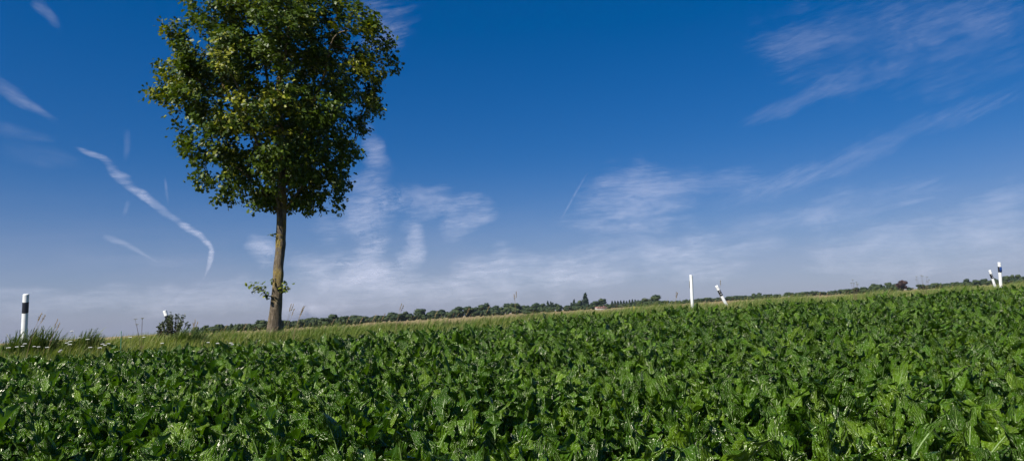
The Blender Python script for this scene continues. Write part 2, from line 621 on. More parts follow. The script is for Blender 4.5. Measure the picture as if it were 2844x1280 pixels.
# ------------------------------------------------------------------ terrain
def road_y(x):
    x = np.asarray(x, float)
    xc = np.clip(x, -40, 40)
    g = 19.56 + .392 * xc + .00443 * xc * xc
    return g + (x - xc) * (.392 + 2 * .00443 * xc)


def dist_d(x, y):
    """signed distance across the road: 0 on the near post row, positive beyond"""
    return (np.asarray(y, float) - road_y(x)) * .93


def sstep(a, b, t):
    t = np.clip((t - a) / (b - a), 0, 1)
    return t * t * (3 - 2 * t)


def ground_z(x, y):
    x = np.asarray(x, float); y = np.asarray(y, float)
    d = dist_d(x, y)
    z = .46 * np.clip((d + 17.0) / 13.6, 0, 1)
    z = z + .42 * sstep(-3.4, -.6, d) + .10 * sstep(-2.8, -.8, d) * sstep(0, -14, x)
    z = z - .7 * sstep(8.0, 16.0, d) - 1.6 * sstep(16, 400, d)
    z = z + .015 * np.sin(x * 2.1 + 1.3 * np.sin(y * 1.1)) * sstep(-3, -4, d)
    return z + SLOPE * x


def gz(x, y):
    return float(ground_z(x, y))


def axis(fine, far, step, grow):
    a = list(np.arange(fine[0], fine[1] + 1e-6, step))
    s = step
    while a[-1] < far[1]:
        s *= grow; a.append(min(a[-1] + s, far[1]))
    s = step
    while a[0] > far[0]:
        s *= grow; a.insert(0, max(a[0] - s, far[0]))
    return np.array(a)


gx = axis((-24, 36), (-1500, 1500), .4, 1.22)
gy = axis((-1, 46), (-40, 1500), .4, 1.22)
X, Y = np.meshgrid(gx, gy)
Z = ground_z(X, Y)
D = dist_d(X, Y)
zone = np.where(D < -3.3, 0, np.where(D < 16, 1.0, 2.0))
nxg = len(gx)
idx = np.arange(len(gx) * len(gy)).reshape(len(gy), len(gx))
gf = np.stack([idx[:-1, :-1], idx[:-1, 1:], idx[1:, 1:], idx[1:, :-1]], -1).reshape(-1, 4)
tag(link_obj('ground', np_mesh('ground', np.stack([X, Y, Z], -1).reshape(-1, 3), gf, M_GROUND, attr={'zone': zone.ravel()})), kind='structure')


def road_strip(d0, d1, lift, xs):
    v = []
    for xx in xs:
        g = float(road_y(xx))
        sl = float(road_y(xx + .1) - road_y(xx - .1)) / .2
        L = math.hypot(1, sl)
        nx_, ny_ = -sl / L, 1 / L
        for d in (d0, d1):
            px_, py_ = xx + nx_ * d, g + ny_ * d
            v.append((px_, py_, gz(px_, py_) + lift))
    k = len(xs)
    f = [(2 * i, 2 * i + 2, 2 * i + 3, 2 * i + 1) for i in range(k - 1)]
    return np.array(v), np.array(f)


rx = np.arange(-70, 90, 1.5)
gxy = Geo()
v, f = road_strip(1.0, 5.6, .035, rx)
gxy.add(v, f)
tag(link_obj('road', gxy.mesh('road', M_ASPHALT)), kind='structure')
for d0 in (1.15, 5.33):
    gl = Geo(); v, f = road_strip(d0, d0 + .12, .041, rx); gl.add(v, f)
    tag(link_obj('road_edge_line', gl.mesh('road_edge_line', M_LINE)), kind='structure')


# ------------------------------------------------------------------ beet field
def leaf_shape(seed, nv, nu, ribs=True):
    """one beet leaf rising from the origin, leaning towards +y; v, tris/quads, uv, material ids"""
    r = np.random.default_rng(seed)
    e0 = R(r.uniform(66, 96)); e1 = e0 - R(r.choice([r.uniform(5, 40), r.uniform(10, 50), r.uniform(15, 60), r.uniform(60, 140)]))
    Lp = r.uniform(.13, .22); Lb = r.uniform(.26, .38); wid = r.uniform(.045, .072)
    tot = Lp + Lb
    def angle(s):
        return e0 + (e1 - e0) * (s / tot) ** 1.6
    ss = np.linspace(0, tot, 60)
    an = angle(ss)
    cy = np.concatenate([[0], np.cumsum(np.cos(an[:-1]) * np.diff(ss))])
    cz = np.concatenate([[0], np.cumsum(np.sin(an[:-1]) * np.diff(ss))])
    bend = r.uniform(-.05, .05)
    def centre(s):
        return np.stack([bend * (s / tot) ** 2 * 1.0, np.interp(s, ss, cy), np.interp(s, ss, cz)], -1)
    tw0, tw1 = r.uniform(-.7, .7), r.uniform(-1.3, 1.3)
    V, F4, UV, MI = [], [], [], []
    tt = np.linspace(0, 1, nv + 1)
    uu = np.linspace(-1, 1, nu + 1)
    prof = np.clip(np.sin(np.pi * np.clip(tt, 0, 1) ** .78), 0, 1) ** .62
    prof[0] = .10; prof[-1] = .16
    ph = r.uniform(0, 6.28, 6); fold = r.uniform(.15, .7)
    wav = r.uniform(.012, .030); fq = r.uniform(2.4, 4.4)
    cup = r.uniform(-.25, .35)
    for i, t_ in enumerate(tt):
        s = Lp + Lb * t_
        c = centre(np.array(s))
        a = angle(s)
        T = np.array([0, math.cos(a), math.sin(a)])
        Nn = np.array([0, -math.sin(a), math.cos(a)])
        B = np.array([1.0, 0, 0])
        tw = tw0 + (tw1 - tw0) * t_
        B2 = B * math.cos(tw) + Nn * math.sin(tw); N2 = Nn * math.cos(tw) - B * math.sin(tw)
        for u in uu:
            au = abs(u)
            side = 0 if u < 0 else 3
            edge = 1 + .07 * math.sin(t_ * 15 + ph[side]) * au
            h = fold * wid * prof[i] * (au ** 1.3) + cup * wid * au * au
            h += wav * au ** 1.6 * math.sin(fq * 2 * math.pi * t_ + ph[side + 1]) * (.4 + prof[i])
            h += .0070 * math.sin(t_ * 25 - au * 7 + ph[side + 2]) * (au > .05) * (1 - .4 * au)
            back = -.18 * Lb * au * (1 - t_) ** 3          # heart-shaped base
            V.append(c + B2 * (u * wid * prof[i] * edge) + N2 * h + T * (back + .012 * math.sin(t_ * 17 + ph[4]) * au))
            UV.append((u, t_))
    w = nu + 1
    for i in range(nv):
        for k in range(nu):
            F4.append((i * w + k, i * w + k + 1, (i + 1) * w + k + 1, (i + 1) * w + k)); MI.append(0)
    # stalk and raised midrib, a tapering three-sided rod
    npts = 9 if ribs else 4
    send = Lp + Lb * (.72 if ribs else .1)
    base = len(V)
    for j in range(npts):
        s = send * j / (npts - 1)
        c = centre(np.array(s)); a = angle(s)
        Nn = np.array([0, -math.sin(a), math.cos(a)])
        rad = .0085 * (1 - .72 * max(0, (s - Lp * .6)) / (tot - Lp * .6)) + .0035 * (j == 0)
        lift = .0015 if s > Lp else 0
        for q in range(3):
            an_ = math.pi / 2 + q * 2 * math.pi / 3
            V.append(c + np.array([1.0, 0, 0]) * math.cos(an_) * rad + Nn * (math.sin(an_) * rad + lift)); UV.append((0, 0))
    for j in range(npts - 1):
        for q in range(3):
            q2 = (q + 1) % 3
            F4.append((base + j * 3 + q, base + j * 3 + q2, base + j * 3 + 3 + q2, base + j * 3 + 3 + q)); MI.append(1)
    return np.array(V), np.array(F4), np.array(UV), np.array(MI)


NVAR = 28
near_leaf = [leaf_shape(100 + k, 14, 8) for k in range(NVAR)]
mid_leaf = [leaf_shape(100 + k, 9, 4, False) for k in range(NVAR)]
far_leaf = [leaf_shape(100 + k, 6, 3, False) for k in range(NVAR)]
leaf_mesh = [np_mesh('leaf', l[0], l[1], [M_BEET, M_STALK], uv=l[2], mat_idx=l[3]) for l in near_leaf]

# sowing rows
row_dir = np.array([math.cos(R(22)), math.sin(R(22))])
row_nrm = np.array([-row_dir[1], row_dir[0]])
plants = []
for a in np.arange(-40, 70, .46):
    for b_ in np.arange(-60, 70, .235):
        p = row_dir * (b_ + rng.uniform(-.06, .06)) + row_nrm * (a + rng.uniform(-.05, .05))
        if p[1] < 1.6 or abs(p[0]) > p[1] * .80 + 1.2:
            continue
        dd = float(dist_d(p[0], p[1]))
        if dd > -3.25 + 1.0 * float(sstep(-6, 2, p[0])) + .25 * math.sin(p[0] * 1.7) + rng.uniform(-.2, .15):
            continue
        plants.append((p[0], p[1]))
plants = np.array(plants)
inv = CM.to_3x3().inverted()


def pix(p):
    q = inv @ (Vector(p) - Vector((0, 0, EYE)))
    return (W / 2 + q.x / -q.z * F, H / 2 - q.y / -q.z * F)


def in_view(x, y, h=.45, mx=30):
    u, v_ = pix((x, y, gz(x, y) + h))
    return -mx < u < W + mx and v_ < H + 40


dist = np.hypot(plants[:, 0], plants[:, 1])
order = np.argsort(dist)
near_set, taken = [], set()
for i in order:
    if len(near_set) < 300 and in_view(*plants[i]):
        near_set.append(i); taken.add(i)
rmax = dist[near_set[-1]]
BEET_LABEL = 'sugar beet plant with glossy wrinkled dark green leaves at the front of the field'


def plant_leaves(r_):
    n = int(r_.integers(11, 15))
    ks, az_, tl, sc = [], [], [], []
    a0 = r_.uniform(0, 6.28)
    for j in range(n):
        f_ = j / (n - 1)                           # 0 outer .. 1 inner
        az_.append(a0 + j * 2.4 + r_.uniform(-.35, .35))
        tl.append(R((1 - f_) * r_.uniform(2, 40) - f_ * 6))
        sc.append(r_.uniform(.85, 1.18) * (1.0 - .22 * f_))
        ks.append(int(r_.integers(NVAR)))
    return ks, az_, tl, sc


for i in near_set:
    x_, y_ = plants[i]
    root = empty('sugar_beet_plant', (x_, y_, gz(x_, y_)))
    tag(root, BEET_LABEL, 'beet plant', 'sugar beet plants in the front of the field')
    sc0 = rng.uniform(.88, 1.14)
    for k, az_, tl, sc in zip(*plant_leaves(rng)):
        o = bpy.data.objects.new('leaf', leaf_mesh[k])
        o.parent = root
        o.rotation_euler = (-tl, rng.uniform(-.12, .12), az_)
        o.scale = (sc * sc0,) * 3
        col.objects.link(o)


def merged_leaves(items, lib):
    """items: (variant, x, y, z, az, tilt, scale, rnd)"""
    Vs, Fs, UVs, MIs, RN = [], [], [], [], []
    base = 0
    it = np.array(items)
    for k in range(NVAR):
        sel = it[it[:, 0] == k]
        if not len(sel):
            continue
        lv, lf, luv, lmi = lib[k]
        n = len(sel)
        ca, sa = np.cos(sel[:, 4]), np.sin(sel[:, 4])
        ct, st = np.cos(-sel[:, 5]), np.sin(-sel[:, 5])
        x, y, z = lv[:, 0], lv[:, 1], lv[:, 2]
        y2 = y[None] * ct[:, None] - z[None] * st[:, None]
        z2 = y[None] * st[:, None] + z[None] * ct[:, None]
        x3 = x[None] * ca[:, None] - y2 * sa[:, None]
        y3 = x[None] * sa[:, None] + y2 * ca[:, None]
        s = sel[:, 6][:, None]
        vv = np.stack([x3 * s + sel[:, 1][:, None], y3 * s + sel[:, 2][:, None], z2 * s + sel[:, 3][:, None]], -1).reshape(-1, 3)
        ff = (lf[None] + (np.arange(n) * len(lv))[:, None, None] + base).reshape(-1, 4)
        Vs.append(vv); Fs.append(ff); UVs.append(np.tile(luv, (n, 1))); MIs.append(np.tile(lmi, n))
        RN.append(np.repeat(sel[:, 7], len(lv)))
        base += len(vv)
    return np_mesh('beet_leaves', np.concatenate(Vs), np.concatenate(Fs), [M_BEET, M_STALK],
                   uv=np.concatenate(UVs), attr={'rnd': np.concatenate(RN)}, mat_idx=np.concatenate(MIs))


mid_items, far_items = [], []
for i in range(len(plants)):
    if i in taken:
        continue
    x_, y_ = plants[i]
    if not in_view(x_, y_, .3, 150):
        continue
    z_ = gz(x_, y_)
    sc0 = rng.uniform(.86, 1.16)
    dst = mid_items if dist[i] < 11.5 else far_items
    for k, az_, tl, sc in zip(*plant_leaves(rng)):
        dst.append((k, x_, y_, z_, az_, tl, sc * sc0, rng.random()))
tag(link_obj('beet_crop', merged_leaves(mid_items, mid_leaf)), 'dense sugar beet crop covering the middle of the field', 'beet crop', kind='stuff')
tag(link_obj('beet_crop', merged_leaves(far_items, far_leaf)), 'dense sugar beet crop at the back of the field below the grass verge', 'beet crop', kind='stuff')
print('plants', len(plants), 'near radius', rmax, 'mid leaves', len(mid_items), 'far leaves', len(far_items))


# ------------------------------------------------------------------ verge grass
def blades(n, xr, dr, hmin, hmax, wmin, wmax, lean, r_, patch=True):
    x = r_.uniform(*xr, n * 2)
    d = r_.uniform(*dr, n * 2)
    y = road_y(x) + d / .93
    ok = (np.abs(x) < y * .82 + 1.5)
    x, y, d = x[ok][:n], y[ok][:n], d[ok][:n]
    n = len(x)
    z = ground_z(x, y) - .01
    h = r_.uniform(hmin, hmax, n)
    if patch:
        h *= .72 + .38 * np.sin(x * .9 + 2 * np.sin(d * 1.3)) * np.sin(x * 2.3 + d) + .25 * r_.random(n)
    h = h * (1 + (.12 + .6 * sstep(-2, 3, x)) * sstep(-1.7, -.5, d) * sstep(2.0, 1.0, d))
    w = r_.uniform(wmin, wmax, n)
    fa = r_.uniform(0, np.pi, n)
    lx = lean * r_.uniform(.3, 1.5, n) + r_.normal(0, .14, n)
    ly = r_.normal(0, .16, n)
    wx, wy = np.cos(fa) * w, np.sin(fa) * w
    p0 = np.stack([x, y, z], -1)
    p1 = p0 + np.stack([lx * h * .28, ly * h * .28, h * .55], -1)
    p2 = p0 + np.stack([lx * h, ly * h, h * (1 - .22 * np.abs(lx))], -1)
    wv = np.stack([wx, wy, np.zeros(n)], -1)
    V = np.stack([p0 - wv, p0 + wv, p1 - wv * .8, p1 + wv * .8, p2], 1).reshape(-1, 3)
    b = np.arange(n)[:, None] * 5
    q = b + np.array([[0, 1, 3, 2]]); t_ = b + np.array([[2, 3, 4]])
    return V, q, t_, x, d


def grass_obj(name, label, cat, parts, mat):
    Vs, Q, T, RN = [], [], [], []
    base = 0
    for V, q, t_, rn in parts:
        Vs.append(V); Q.append(q + base); T.append(t_ + base); RN.append(np.repeat(rn, 5)); base += len(V)
    me = np_mesh(name, np.concatenate(Vs), [np.concatenate(Q), np.concatenate(T)], mat, attr={'rnd': np.concatenate(RN)})
    return tag(link_obj(name, me), label, cat, kind='stuff')


parts = []
for xr, dr, n, hh in (((-17, -2), (-3.5, 1.0), 42000, (.14, .30)), ((-2, 10), (-2.9, 1.0), 26000, (.12, .27)),
                      ((10, 36), (-2.7, 1.0), 32000, (.12, .26))):
    V, q, t_, x_, d_ = blades(n, xr, dr, *hh, .003, .0075, .42, rng)
    rn = np.clip(rng.normal(.42, .24, len(x_)) + .14 * np.sin(x_ * .8 + d_) - .16 * (x_ < -5) * (d_ > -1.5), 0, .99)
    parts.append((V, q, t_, rn))
grass_obj('verge_grass', 'windblown green grass on the verge between beet field and road', 'grass', parts, M_GRASS)
parts = []
V, q, t_, x_, d_ = blades(16000, (-24, 48), (5.8, 9.0), .18, .40, .004, .009, .4, rng)
parts.append((V, q, t_, np.clip(rng.normal(.38, .24, len(x_)), 0, .98)))
grass_obj('far_verge_grass', 'yellowish grass on the verge beyond the road', 'grass', parts, M_GRASS)


def seed_stems(n, xr, dr, hmin, hmax, lean, r_):
    """thin dry stems with a drawn-out seed head, as narrow crossed strips"""
    G = Geo()
    x = r_.uniform(*xr, n); d = r_.uniform(*dr, n)
    y = road_y(x) + d / .93
    for i in range(n):
        h = r_.uniform(hmin, hmax)
        l = lean * r_.uniform(.4, 1.5); ly = r_.normal(0, .1)
        z = gz(x[i], y[i])
        p = [np.array([x[i] + l * h * t * t, y[i] + ly * h * t, z + h * t]) for t in (0, .4, .72, 1.0)]
        wv = np.array([.0016, 0, 0])
        rn = r_.random()
        for a, b in ((0, 1), (1, 2)):
            G.add([p[a] - wv, p[a] + wv, p[b] + wv, p[b] - wv], [(0, 1, 2, 3)], 0, rn)
        hw = r_.uniform(.004, .009)
        m_ = (p[2] + p[3]) / 2
        for wv2 in (np.array([hw, 0, 0]), np.array([0, hw, 0])):
            G.add([p[2], m_ + wv2, p[3], m_ - wv2], [(0, 1, 2, 3)], 0, rn)
    return G


G = seed_stems(260, (-15, 34), (-2.4, .6), .24, .44, .4, rng)
G2 = seed_stems(260, (-6, 46), (5.9, 8.2), .30, .48, .3, rng)
tag(link_obj('dry_grass_stems', G.mesh('dry_grass_stems', M_DRY)), 'thin straw coloured seed stems scattered through the verge grass', 'dry grass', kind='stuff')
tag(link_obj('far_dry_grass', G2.mesh('far_dry_grass', M_DRY)), 'line of straw coloured ripe grass along the far side of the road', 'dry grass', kind='stuff')


# ------------------------------------------------------------------ the oak
TY = 17.5                                           # its distance
S = 2844 / 2575


def T3(px, py, dy=0.0):
    p = P(px * S, py * S, TY)
    return np.array([p.x, p.y + dy, p.z])


tb = T3(690, 824)
tbz = gz(tb[0], TY) - .05
trunk_px = [(688, 824, 0), (692, 790, 0), (697, 740, 0), (700, 680, .02), (704, 620, .03), (707, 545, .03), (708, 480, .02), (709, 400, .0), (706, 320, -.03), (700, 240, 0), (704, 160, .05), (700, 90, .05), (695, 20, 0), (696, -50, 0)]
tp = np.array([T3(*q) for q in trunk_px])
tp[0][2] = tbz
trad = np.array([.19, .150, .132, .124, .120, .122, .112, .098, .086, .074, .060, .046, .032, .018])
ORI = np.array([tp[0][0], TY, tbz])

# crown outline read off the photograph: height -> left and right edge (half depth like half width)
env_px = [(522, 650, 768), (496, 590, 835), (470, 520, 885), (440, 490, 905), (400, 450, 925), (350, 408, 945), (300, 402, 965), (255, 372, 985), (200, 380, 1005), (150, 425, 1008), (100, 452, 990), (50, 476, 945), (0, 480, 885), (-60, 520, 830), (-120, 575, 775), (-170, 650, 720)]
env = []
for py_, l, r__ in env_px:
    a, b = T3(l, py_), T3(r__, py_)
    env.append((a[2] * .5 + b[2] * .5, a[0], b[0]))
env = np.array(env)


def env_at(z):
    return np.interp(z, env[:, 0], env[:, 1]), np.interp(z, env[:, 0], env[:, 2])


rt = np.random.default_rng(5)
att = []
zlo, zhi = env[0, 0], env[-1, 0]
lump = rt.uniform(0, 6.28, 12)
clumps = []
tries = 0
while len(clumps) < 300 and tries < 60000:
    tries += 1
    z = rt.uniform(zlo, zhi)
    l, r__ = env_at(z)
    c, rad = (l + r__) / 2, (r__ - l) / 2 * .94
    a = rt.uniform(0, 2 * np.pi)
    q = math.sqrt(rt.random())
    if q < .5 and rt.random() < .55:
        continue
    sq = max(0, rad - .24) * q
    p = np.array([c + sq * math.cos(a), TY + sq * math.sin(a) * .95, z])
    if clumps and min(np.linalg.norm((p - k[0]) * np.array([1, 1, 1.15])) for k in clumps) < .41:
        continue
    clumps.append((p, rt.uniform(.18, .33)))
for p, s_ in clumps:
    n_ = int(15 * (s_ / .25) ** 2)
    d_ = rt.normal(0, 1, (n_, 3))
    d_ *= (rt.uniform(.35, 1.15, n_) / np.linalg.norm(d_, axis=1))[:, None]
    att += list(p + d_ * s_ * np.array([1.25, 1.25, .85]))
for (px_, py_, n_) in ((398, 246, 16), (412, 184, 12), (985, 156, 16), (968, 114, 10), (922, 36, 16), (930, 72, 10), (842, 502, 10), (836, 482, 8), (512, 446, 10), (574, 486, 10), (486, 12, 12), (492, 40, 8), (955, 280, 10), (786, 506, 8)):
    for k in range(n_):
        att.append(T3(px_, py_) + rt.normal(0, .08, 3) * np.array([1, 2.5, 1]))
att = np.array(att)

# branches grow from the trunk towards the points where leaves want to be
nodes = [tuple(p) for p in tp]
par = list(range(-1, len(tp) - 1))
limbs = [[(5, 0), (680, 400, -.2), (640, 330, -.5), (592, 250, -.7), (560, 150, -.8)],
         [(6, 0), (692, 365, .3), (664, 260, .5), (645, 140, .6), (630, 40, .6)],
         [(6, 0), (742, 385, -.2), (790, 300, -.4), (828, 205, -.5), (848, 110, -.5)],
         [(5, 0), (762, 450, .2), (830, 395, .5), (880, 340, .7)],
         [(5, 0), (650, 462, .1), (575, 412, .3), (505, 350, .4)],
         [(6, 0), (716, 335, -.6), (742, 225, -1.0), (762, 110, -1.1), (760, 10, -1.0)],
         [(5, 0), (702, 435, -.8), (692, 370, -1.6), (684, 290, -2.1)],
         [(6, 0), (722, 395, .9), (734, 320, 1.7), (742, 240, 2.1)]]
for lm in limbs:
    prev = lm[0][0]
    pts_ = [np.array(nodes[prev])] + [T3(*q) for q in lm[1:]]
    for a_, b_ in zip(pts_[:-1], pts_[1:]):
        k_ = max(1, int(np.linalg.norm(b_ - a_) / .25))
        for j in range(1, k_ + 1):
            par.append(prev)
            nodes.append(tuple(a_ + (b_ - a_) * j / k_ + rt.normal(0, .018, 3)))
            prev = len(nodes) - 1
start_active = 5
npos = np.array(nodes)
bd = np.full(len(att), 1e9); bi = np.zeros(len(att), int)
for i in range(start_active, len(npos)):
    dd = np.linalg.norm(att - npos[i], axis=1) * (1.0 + .25 * (att[:, 2] < npos[i][2] - .3))
    m_ = dd < bd
    bd[m_] = dd[m_]; bi[m_] = i
alive = np.ones(len(att), bool)
STEP = .17
plist = [np.array(p) for p in nodes]
dirs = {}
for it_ in range(70):
    ids = np.where(alive)[0]
    if not len(ids):
        break
    newn = []
    src = bi[ids]
    for nd in np.unique(src):
        aa = att[ids[src == nd]] - plist[nd]
        dv = (aa / (np.linalg.norm(aa, axis=1)[:, None] + 1e-6)).sum(0)
        dv = dv / (np.linalg.norm(dv) + 1e-6) + np.array([0, 0, .12]) + rt.normal(0, .12, 3)
        if nd in dirs:
            dv += dirs[nd] * .55
        dv /= np.linalg.norm(dv)
        p = plist[nd] + dv * STEP
        newn.append((p, nd, dv))
    before = len(plist)
    for p, nd, dv in newn:
        dirs[len(plist)] = dv
        plist.append(p); par.append(nd)
    for j in range(before, len(plist)):
        dd = np.linalg.norm(att - plist[j], axis=1)
        m_ = dd < bd
        bd[m_] = dd[m_]; bi[m_] = j
    alive &= bd > .17
    if len(plist) > 9000:
        break
NPT = np.array(plist)
kids = [[] for _ in plist]
for i, p in enumerate(par):
    if p >= 0:
        kids[p].append(i)
rad = np.zeros(len(plist))
for i in range(len(plist) - 1, -1, -1):
    if not kids[i]:
        rad[i] = .0042
    else:
        rad[i] = sum(rad[k] ** 2.35 for k in kids[i]) ** (1 / 2.35)
rad = np.minimum(rad, .062)
rad[:len(tp)] = trad
tree = empty('oak_tree', (ORI[0], ORI[1], ORI[2]))
tag(tree, 'young oak tree with a dense round crown and bare straight trunk on the verge', 'tree')
# trunk with a flared foot and uneven bark outline
tz = np.linspace(0, len(tp) - 1, 90)
cp = np.stack([np.interp(tz, range(len(tp)), tp[:, k]) for k in range(3)], -1)
for _ in range(3):
    cp[1:-1] = (cp[:-2] + 2 * cp[1:-1] + cp[2:]) / 4
cr = np.interp(tz, range(len(tp)), trad)
SIDES = 22
tv = []
for i, (c, r__) in enumerate(zip(cp, cr)):
    for k in range(SIDES):
        a = 2 * math.pi * k / SIDES
        h_ = c[2] - tbz
        root_f = math.exp(-h_ * 5.5) * (.14 + .13 * math.sin(a * 4 + .6) + .07 * math.sin(a * 7))
        kn = .05 * math.sin(a * 3 + h_ * 2.1) + .035 * math.sin(a * 5 - h_ * 5.3) + .03 * math.sin(h_ * 9 + a)
        if abs(h_ - 2.45) < .16 and math.cos(a) > .2: kn += .16 * (1 - abs(h_ - 2.45) / .16)
        if abs(h_ - 1.7) < .10 and math.cos(a) > .5: kn += .10
        rr = r__ * (1 + kn) + root_f * .55
        tv.append((c[0] + rr * math.cos(a), c[1] + rr * math.sin(a), c[2]))
tf = [(i * SIDES + k, i * SIDES + (k + 1) % SIDES, (i + 1) * SIDES + (k + 1) % SIDES, (i + 1) * SIDES + k) for i in range(len(cp) - 1) for k in range(SIDES)]
trunk = link_obj('trunk', np_mesh('trunk', np.array(tv) - ORI, np.array(tf), M_BARK), tree)

# chains of branch nodes become tapering limbs
twigs = Geo()
seen = set(range(len(tp)))
starts = [(k, i) for i in range(len(tp)) for k in kids[i] if k >= len(tp)]
nlimb = 0
while starts:
    k, p0 = starts.pop()
    chain = [p0, k]
    while kids[chain[-1]]:
        c = sorted(kids[chain[-1]], key=lambda q: -rad[q])
        for o_ in c[1:]:
            starts.append((o_, chain[-1]))
        chain.append(c[0])
    pts = NPT[chain].copy()
    rr = rad[chain].copy(); rr[0] = min(rr[0], rr[1] * 1.15)
    if len(pts) > 4:
        for _ in range(2):
            pts[1:-1] = (pts[:-2] + 2 * pts[1:-1] + pts[2:]) / 4
    if rr[1] > .026 and len(pts) > 5:
        g = Geo(); g.tube(pts - ORI, rr, 8)
        link_obj('branch', g.mesh('branch', M_BARK), tree); nlimb += 1
    else:
        twigs.tube(pts - ORI, rr, 4 if rr[1] > .01 else 3, cap=False)
tag(link_obj('twigs', twigs.mesh('twigs', M_TWIG), tree), kind='stuff')

# lobed oak leaf
half = [(.10, .06), (.20, .20), (.27, .13), (.34, .30), (.47, .17), (.56, .33), (.68, .19), (.80, .24), (.90, .12)]
lv = [(0, 0, 0)] + [(w_, t_, .10 * w_) for t_, w_ in half] + [(0, 1.0, -.06)] + [(-w_, t_, .10 * w_) for t_, w_ in reversed(half)]
OAK_V = np.array(lv, float)
nh = len(half)
OAK_V = np.vstack([OAK_V, [(0, .3, -.02)], [(0, .65, -.02)]])
c1, c2 = len(OAK_V) - 2, len(OAK_V) - 1
ring = list(range(len(lv)))
OAK_F = []
for i in range(len(ring)):
    a, b = ring[i], ring[(i + 1) % len(ring)]
    my = (OAK_V[a][1] + OAK_V[b][1]) / 2
    OAK_F.append((a, b, c1 if my < .46 else c2))
OAK_F.append((nh // 2 + 1, c2, c1)); OAK_F.append((len(lv) - nh // 2 - 1, c1, c2))
OAK_F = np.array(OAK_F)
# plainer leaf of eight triangles for the bulk of the crown
OAKS_V = np.array([(0, 0, 0), (.24, .24, .03), (.15, .38, .01), (.36, .62, .05), (.13, .80, .01), (0, 1, -.05),
                   (-.13, .80, .01), (-.36, .62, .05), (-.15, .38, .01), (-.24, .24, .03)], float)
OAKS_F = np.array([(0, 1, 2), (0, 2, 8), (0, 8, 9), (2, 3, 4), (2, 4, 6), (2, 6, 8), (8, 6, 7), (4, 5, 6)])


def leaf_cloud(pos, out, size, r_, lib=(OAKS_V, OAKS_F), up=.55, rnd=None):
    n = len(pos)
    LV, LF = lib
    nrm = out * .55 + np.array([0, 0, up]) + r_.normal(0, .55, (n, 3))
    nrm /= np.linalg.norm(nrm, axis=1)[:, None]
    d = out * .8 + r_.normal(0, .8, (n, 3)) + np.array([0, 0, -.15])
    d -= nrm * (d * nrm).sum(1)[:, None]
    d /= np.linalg.norm(d, axis=1)[:, None] + 1e-6
    s = np.cross(d, nrm)
    sz = size * r_.uniform(.7, 1.3, n)
    curl = r_.uniform(-1.0, 2.5, n)
    V = pos[:, None, :] + sz[:, None, None] * (LV[None, :, 0, None] * s[:, None] + LV[None, :, 1, None] * d[:, None]
        + (LV[None, :, 2] * 1.0 - curl[:, None] * .12 * LV[None, :, 1] ** 2)[..., None] * nrm[:, None])
    Fc = (LF[None] + (np.arange(n) * len(LV))[:, None, None]).reshape(-1, 3)
    rn = r_.random(n) if rnd is None else rnd
    return V.reshape(-1, 3), Fc, np.repeat(rn, len(LV))


thin = np.where((rad < .0105) & (np.arange(len(rad)) >= len(tp)))[0]
tips = np.array([i for i in range(len(tp), len(plist)) if not kids[i]])
ctr = np.array([ (env[:, 1].mean() + env[:, 2].mean()) / 2, TY, env[:, 0].mean() - .6])
pp = []
for i in thin:
    k = 28 if not kids[i] else 9
    pp.append(NPT[i] + rt.normal(0, .082, (k, 3)))
pp = np.concatenate(pp)
out = pp - ctr
out /= np.linalg.norm(out, axis=1)[:, None]
tone = np.clip(.40 + .24 * np.sin(pp[:, 0] * 1.3) * np.sin(pp[:, 2] * 1.7 + pp[:, 1]) + rt.normal(0, .11, len(pp)), 0, .99)
cv, cf, crn = leaf_cloud(pp, out, .116, rt, rnd=tone)
crown = link_obj('crown', np_mesh('crown', cv - ORI, cf, M_OAK, attr={'rnd': crn}, smooth=False), tree)
tag(crown, kind='stuff')
print('oak nodes', len(plist), 'limbs', nlimb, 'leaves', len(pp))


def shoot(path_px, n, spread, size=.095):
    pts = np.array([T3(a, b, c) for a, b, c in path_px])
    g = Geo(); g.tube(pts - ORI, np.linspace(.010, .003, len(pts)), 5)
    o = link_obj('shoot', g.mesh('shoot', M_TWIG), tree)
    t_ = rt.uniform(.35, 1.0, n) * (len(pts) - 1)
    pos = np.stack([np.interp(t_, range(len(pts)), pts[:, k]) for k in range(3)], -1) + rt.normal(0, spread, (n, 3))
    ou = pos - pts[0]; ou /= np.linalg.norm(ou, axis=1)[:, None] + 1e-6
    v, f, rn = leaf_cloud(pos, ou, size, rt, (OAK_V, OAK_F), rnd=rt.uniform(.3, .95, n))
    tag(link_obj('leaves', np_mesh('leaves', v - ORI, f, M_OAK, attr={'rnd': rn}, smooth=False), o), kind='stuff')


shoot([(692, 748, -.1), (676, 742, -.2), (672, 728, -.25), (655, 722, -.25), (642, 720, -.25)], 80, .06)
shoot([(692, 752, -.1), (680, 742, -.15), (670, 742, -.15)], 16, .04)
shoot([(708, 738, -.1), (718, 730, -.15), (726, 714, -.18)], 48, .048)
shoot([(702, 598, -.1), (694, 596, -.15), (690, 590, -.16)], 7, .03)
shoot([(697, 700, -.1), (692, 704, -.15), (690, 708, -.16)], 5, .025)


